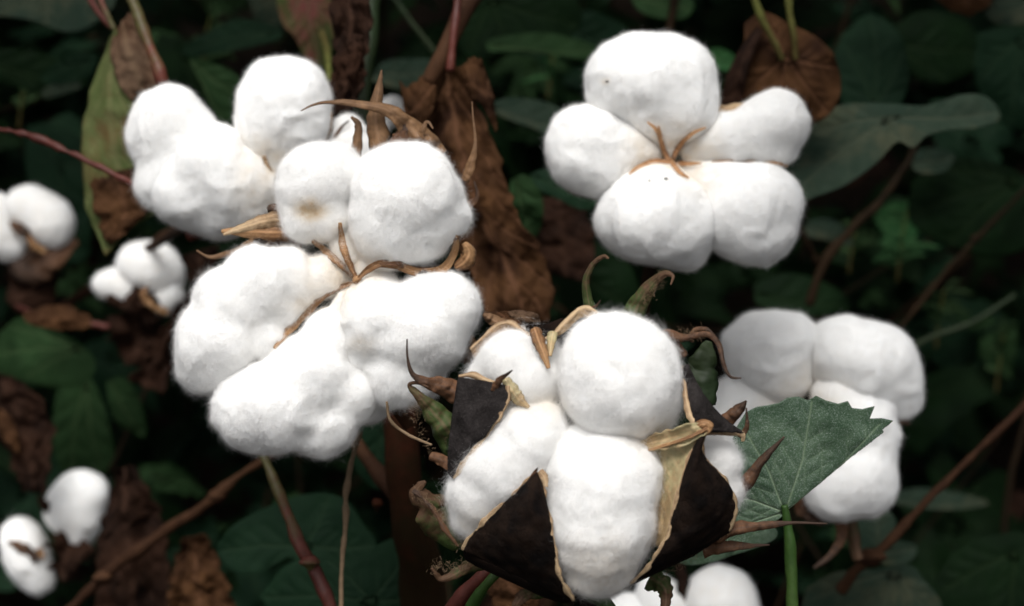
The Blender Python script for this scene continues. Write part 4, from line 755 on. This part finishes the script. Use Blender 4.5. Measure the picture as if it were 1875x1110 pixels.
branch('leaf_stalk', 'dark red stalk beside the pinkish branch at the top', 'stalk', [(845, -40, .78), (836, 20, .777), (830, 70, .775), (824, 130, .775)], [7, 7, 7, 8], 'stem_red')
branch('stalk', 'thick dark green stem between the curled dead leaf and the tall tan bract', 'stem', [(684, -60, .81), (676, 40, .80), (666, 140, .79), (660, 230, .785), (655, 330, .79)], [19, 18, 16, 13, 13], 'stem_dkgreen', rough=.06)
branch('leaf_stalk', 'short yellow-green stalk right of the round top puff', 'stalk', [(590, 60, .86), (600, 100, .84), (602, 150, .82)], [7, 7, 6], 'stem_olive')
branch('leaf_stalk', 'slim green stalk slanting across the top left of centre', 'stalk', [(700, -40, .95), (745, 30, .95), (800, 100, .95)], [5, 5, 5], 'stem_dkgreen')
branch('branch', 'long thin leaning branch at the lower right', 'branch', [(1960, 660, .84), (1875, 745, .84), (1780, 835, .84), (1690, 925, .84), (1620, 1000, .84), (1575, 1035, .84), (1540, 1080, .85)], [6.5, 7, 7, 7.5, 8.5, 10, 11], 'stem_brown', nub=[(1595, 1020, .838, 17)], rough=.12)
branch('twig', 'dark twig slanting down behind the drooping grey-green leaf', 'twig', [(1690, 230, .95), (1660, 300, .95), (1610, 370, .95), (1560, 420, .95), (1510, 480, .95), (1480, 560, .95)], [6, 8, 8, 8, 8, 7], 'stem_dark', rough=.15)
branch('twig', 'short dark twig forking off beside the lower right puff of the upper right boll', 'twig', [(1450, 400, .94), (1475, 440, .94), (1495, 480, .95)], [6, 7, 7], 'stem_dark', rough=.15)
branch('twig', 'thin dark twig with a brown node at the right edge', 'twig', [(1960, 270, .99), (1880, 345, .985), (1790, 435, .98), (1730, 500, .98), (1640, 610, .98), (1560, 700, 1.0)], [4, 4, 5, 4.5, 4.5, 4.5], 'stem_dark', nub=[(1787, 437, .988, 9)], rough=.15)
branch('twig', 'faint green twig right of the right rear boll', 'twig', [(1860, 540, 1.0), (1780, 590, 1.0), (1700, 620, 1.0), (1650, 650, 1.0)], [5, 5, 5, 5], 'stem_dkgreen')
branch('leaf_stalk', 'reddish stalk at the bottom left of the black-husked boll', 'stalk', [(800, 1160, .66), (850, 1090, .65), (895, 1045, .645), (940, 1010, .65)], [15, 15, 14, 13], 'stem_red', rough=.08)
branch('leaf_stalk', 'green stalk beside the reddish one at the bottom edge', 'stalk', [(840, 1150, .645), (870, 1100, .64), (905, 1055, .635), (950, 1030, .64)], [10, 10, 9, 8], 'stem_green', rough=.08)
branch('twig', 'dark vertical twig above the upper right boll', 'twig', [(1240, -40, .97), (1232, 20, .97), (1222, 70, .97)], [9, 8, 7], 'stem_dark')
branch('twig', 'thin reddish twig at the left centre, sloping from the small boll', 'twig', [(30, 560, .99), (90, 585, .97), (150, 590, .96), (200, 600, .96)], [4, 6, 8, 6], 'stem_red')

# small weeds with slender blades between the plants
def sprig(label, cx, cy, d, nb, size, seed, mat='leaf_bright'):
    rng = np.random.RandomState(seed); fr = Fr(cx, cy, d); t = thing('weed_sprig', label, 'weed', fr.o, 'slender weeds between the cotton plants')
    st = [(cx - size * .1, cy + size * 1.3, 0), (cx, cy + size * .4, 0), (cx + size * .15, cy - size * .5, 0)]
    tube('stem', fr.w(st), np.array([2.5, 2, 1.2]) * fr.k, M['stem_olive'], t)
    for i in range(nb):
        q = rng.uniform(0, 1); x0, y0 = cx + size * (.15 * q), cy + size * (.9 - 1.4 * q); an = rng.uniform(-.2, 3.3); L = size * rng.uniform(.45, .9); dz = rng.uniform(-.4, .6) * L
        strip('blade', fr, [(x0, y0, 0), (x0 + L * .5 * math.cos(an), y0 - L * .45 * math.sin(an), dz * .6), (x0 + L * math.cos(an), y0 - L * .7 * math.sin(an) + L * .15, dz)],
              np.array([.2, 1, 1, .1]) * size * rng.uniform(.06, .12), M[mat], t, twist=rng.uniform(-1, 1), cup=.4, seed=seed + i, n=16, across=5)
sprig('fresh green weed sprig above the right rear boll, brightest patch of the shaded right side', 1650, 420, 1.08, 16, 75, 201)
sprig('green weed sprig close to the lower right puff of the upper right boll', 1560, 430, 1.1, 12, 55, 202, 'leaf_mid')
sprig('slender weed sprig at the top centre left of the upper right boll', 1010, 90, 1.1, 12, 70, 203, 'leaf_bright')
sprig('dim weed sprig at the right edge beside the faint green twig', 1830, 640, 1.12, 10, 60, 204, 'leaf_mid')
sprig('thin weed sprig rising left of the round top puff of the upper left boll', 375, 60, 1.08, 10, 70, 205, 'leaf_mid')
sprig('weed sprig at the left edge above the arched dark red stalk', 40, 160, 1.1, 10, 60, 206, 'leaf_mid')
sprig('dim weed sprig between the right rear boll and the corner leaf', 1720, 560, 1.12, 12, 60, 207, 'leaf_mid')

# ================================================================== BACKGROUND FOLIAGE MASS
def mini_leaf(rng, lob):
    nn, rr = 54, 6; th = np.linspace(-math.pi, math.pi, nn, endpoint=False); rad = np.full(nn, .34)
    if lob:
        for a, L in ((0, 1), (.85, .86), (-.85, .84), (1.75, .62), (-1.75, .6)):
            a += rng.normal(0, .08); rad = np.maximum(rad, L * rng.uniform(.85, 1.1) / (1 + (np.abs(th - a) / .42) ** 1.7))
    else: rad = .55 + .3 * np.cos(th) + .15 * np.exp(-(th / .25) ** 2)
    rad = rad * np.where(np.abs(th) > 2.75, .5, 1) * (1 + .07 * noise(np.stack([th * 4, th * 0 + rng.rand() * 50, th * 0], -1), 3) + .04 * rng.normal(0, 1, nn))
    for _ in range(rng.randint(0, 3)):
        rad = rad * (1 - rng.uniform(.2, .5) * np.exp(-((th - rng.uniform(-2.5, 2.5)) / .12) ** 2))
    s = np.linspace(0, 1, rr + 1)[1:]
    x = np.outer(s, rad * np.cos(th)); y = np.outer(s, rad * np.sin(th)) * .95
    z = -.3 * (x ** 2 + y ** 2) * rng.uniform(.2, 3.0) + rng.uniform(0, .6) * np.abs(y) + .12 * fbm(np.stack([x * 3, y * 3, x * 0 + rng.rand() * 90], -1), 5, 2)
    V = np.concatenate([[[0, 0, 0]], np.stack([x, y, z], -1).reshape(-1, 3)]); j = np.arange(nn)
    vd = np.abs(((th / .85 + .5) % 1) - .5)[None] * s[:, None]
    vv = np.concatenate([[1], (np.exp(-(vd / .05) ** 2)).ravel()])
    return V, grid_faces(rr, nn, True) + 1, np.stack([np.zeros(nn, int), 1 + j, 1 + (j + 1) % nn], -1), vv
def mass(name, label, mat, spots, size, seed):
    rng = np.random.RandomState(seed); T_ = [mini_leaf(rng, i % 4 != 3) for i in range(16)]; VV, Q4, Q3, AT = [], [], [], []; off = 0
    for p in spots:
        V, F4, F3, vv = T_[rng.randint(16)]; s = rng.uniform(*size)
        m = Matrix.Rotation(rng.uniform(0, 6.28), 3, 'Z'); tl = Matrix.Rotation(rng.normal(0, .55) + .25, 3, 'X') @ Matrix.Rotation(rng.normal(0, .5), 3, 'Y')
        Rm = np.array(tl @ m); VV.append(V * s @ Rm.T + p); Q4.append(F4 + off); Q3.append(F3 + off); AT.append(vv); off += len(V)
    AT = np.concatenate(AT)
    o = build(name, np.concatenate(VV), [np.concatenate(Q4), np.concatenate(Q3)], M[mat], None, None, {'vein': AT * .4, 'a': AT})
    o['kind'] = 'stuff'; o['label'] = label; o['category'] = 'foliage'; return o
def spots(n, d0, d1, seed, px=(-500, 2400), py=(-700, 1600)):
    r = np.random.RandomState(seed); out = []
    while len(out) < n:
        d = r.uniform(d0, d1); p = W(r.uniform(*px), r.uniform(*py), d)
        if .04 < p[2] < .95: out.append(p)
    return out
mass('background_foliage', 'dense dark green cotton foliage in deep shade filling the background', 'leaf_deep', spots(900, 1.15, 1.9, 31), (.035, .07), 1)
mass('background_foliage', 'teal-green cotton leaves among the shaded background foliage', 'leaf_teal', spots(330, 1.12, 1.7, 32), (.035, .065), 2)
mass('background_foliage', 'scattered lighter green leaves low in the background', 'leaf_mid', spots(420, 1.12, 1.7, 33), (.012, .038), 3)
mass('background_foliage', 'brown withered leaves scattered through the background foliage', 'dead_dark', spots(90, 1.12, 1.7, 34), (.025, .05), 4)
# plants of the same row beyond and above, which shade the scene from behind
r_ = np.random.RandomState(5)
far = [np.array([r_.uniform(-1.6, 1.6), r_.uniform(1.7, 3.2), r_.uniform(.05, 1.15)]) for _ in range(1500)]
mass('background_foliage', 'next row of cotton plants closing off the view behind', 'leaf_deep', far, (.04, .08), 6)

# unseen leaf canopy, added above the view to darken the background
r_ = np.random.RandomState(9)
top = [np.array([r_.uniform(-1.3, 1.3), y, r_.uniform(max(.72, 1.04 - .36 * y), 1.12)]) for y in r_.uniform(.80, 2.4, 1700)]
mass('background_foliage', 'added out-of-view leaf canopy that shades the background', 'leaf_deep', top, (.04, .08), 7)

r_ = np.random.RandomState(12); VS, FS, AS = [], [], []; off = 0
for p in spots(100, 1.05, 1.6, 44):
    d = norm(np.array([r_.normal(0, .6), r_.normal(0, .4), r_.uniform(.3, 1)])); L = r_.uniform(.08, .3); C = catmull([p - d * L * .5, p + r_.normal(0, .012, 3), p + d * L * .5], 12)
    a = norm(np.cross(d, [1, .3, 0])); b_ = np.cross(d, a); rr = r_.uniform(.0007, .002); th = np.linspace(0, 2 * math.pi, 6, endpoint=False)
    V = C[:, None] + rr * (np.cos(th)[None, :, None] * a + np.sin(th)[None, :, None] * b_); VS.append(V.reshape(-1, 3)); FS.append(grid_faces(12, 6, True) + off); AS.append(np.repeat(np.linspace(0, 1, 12), 6)); off += 72
o = build('background_stems', np.concatenate(VS), np.concatenate(FS), M['stem_dark'], None, None, {'a': np.concatenate(AS)})
o['kind'] = 'stuff'; o['label'] = 'thin dark stems crossing the shaded background foliage'; o['category'] = 'stems'

# leaf cluster added above the frame to put the right rear boll in shade
r_ = np.random.RandomState(21); c_ = W(1570, 760, .80) + np.array([-.01, -.05, .27])
over = [c_ + np.array([r_.uniform(-.05, .22), r_.uniform(-.07, .09), r_.uniform(0, .06)]) for _ in range(26)]
mass('background_foliage', 'unseen added leaves shading the right rear boll from above', 'leaf_mid', over, (.03, .05), 8)
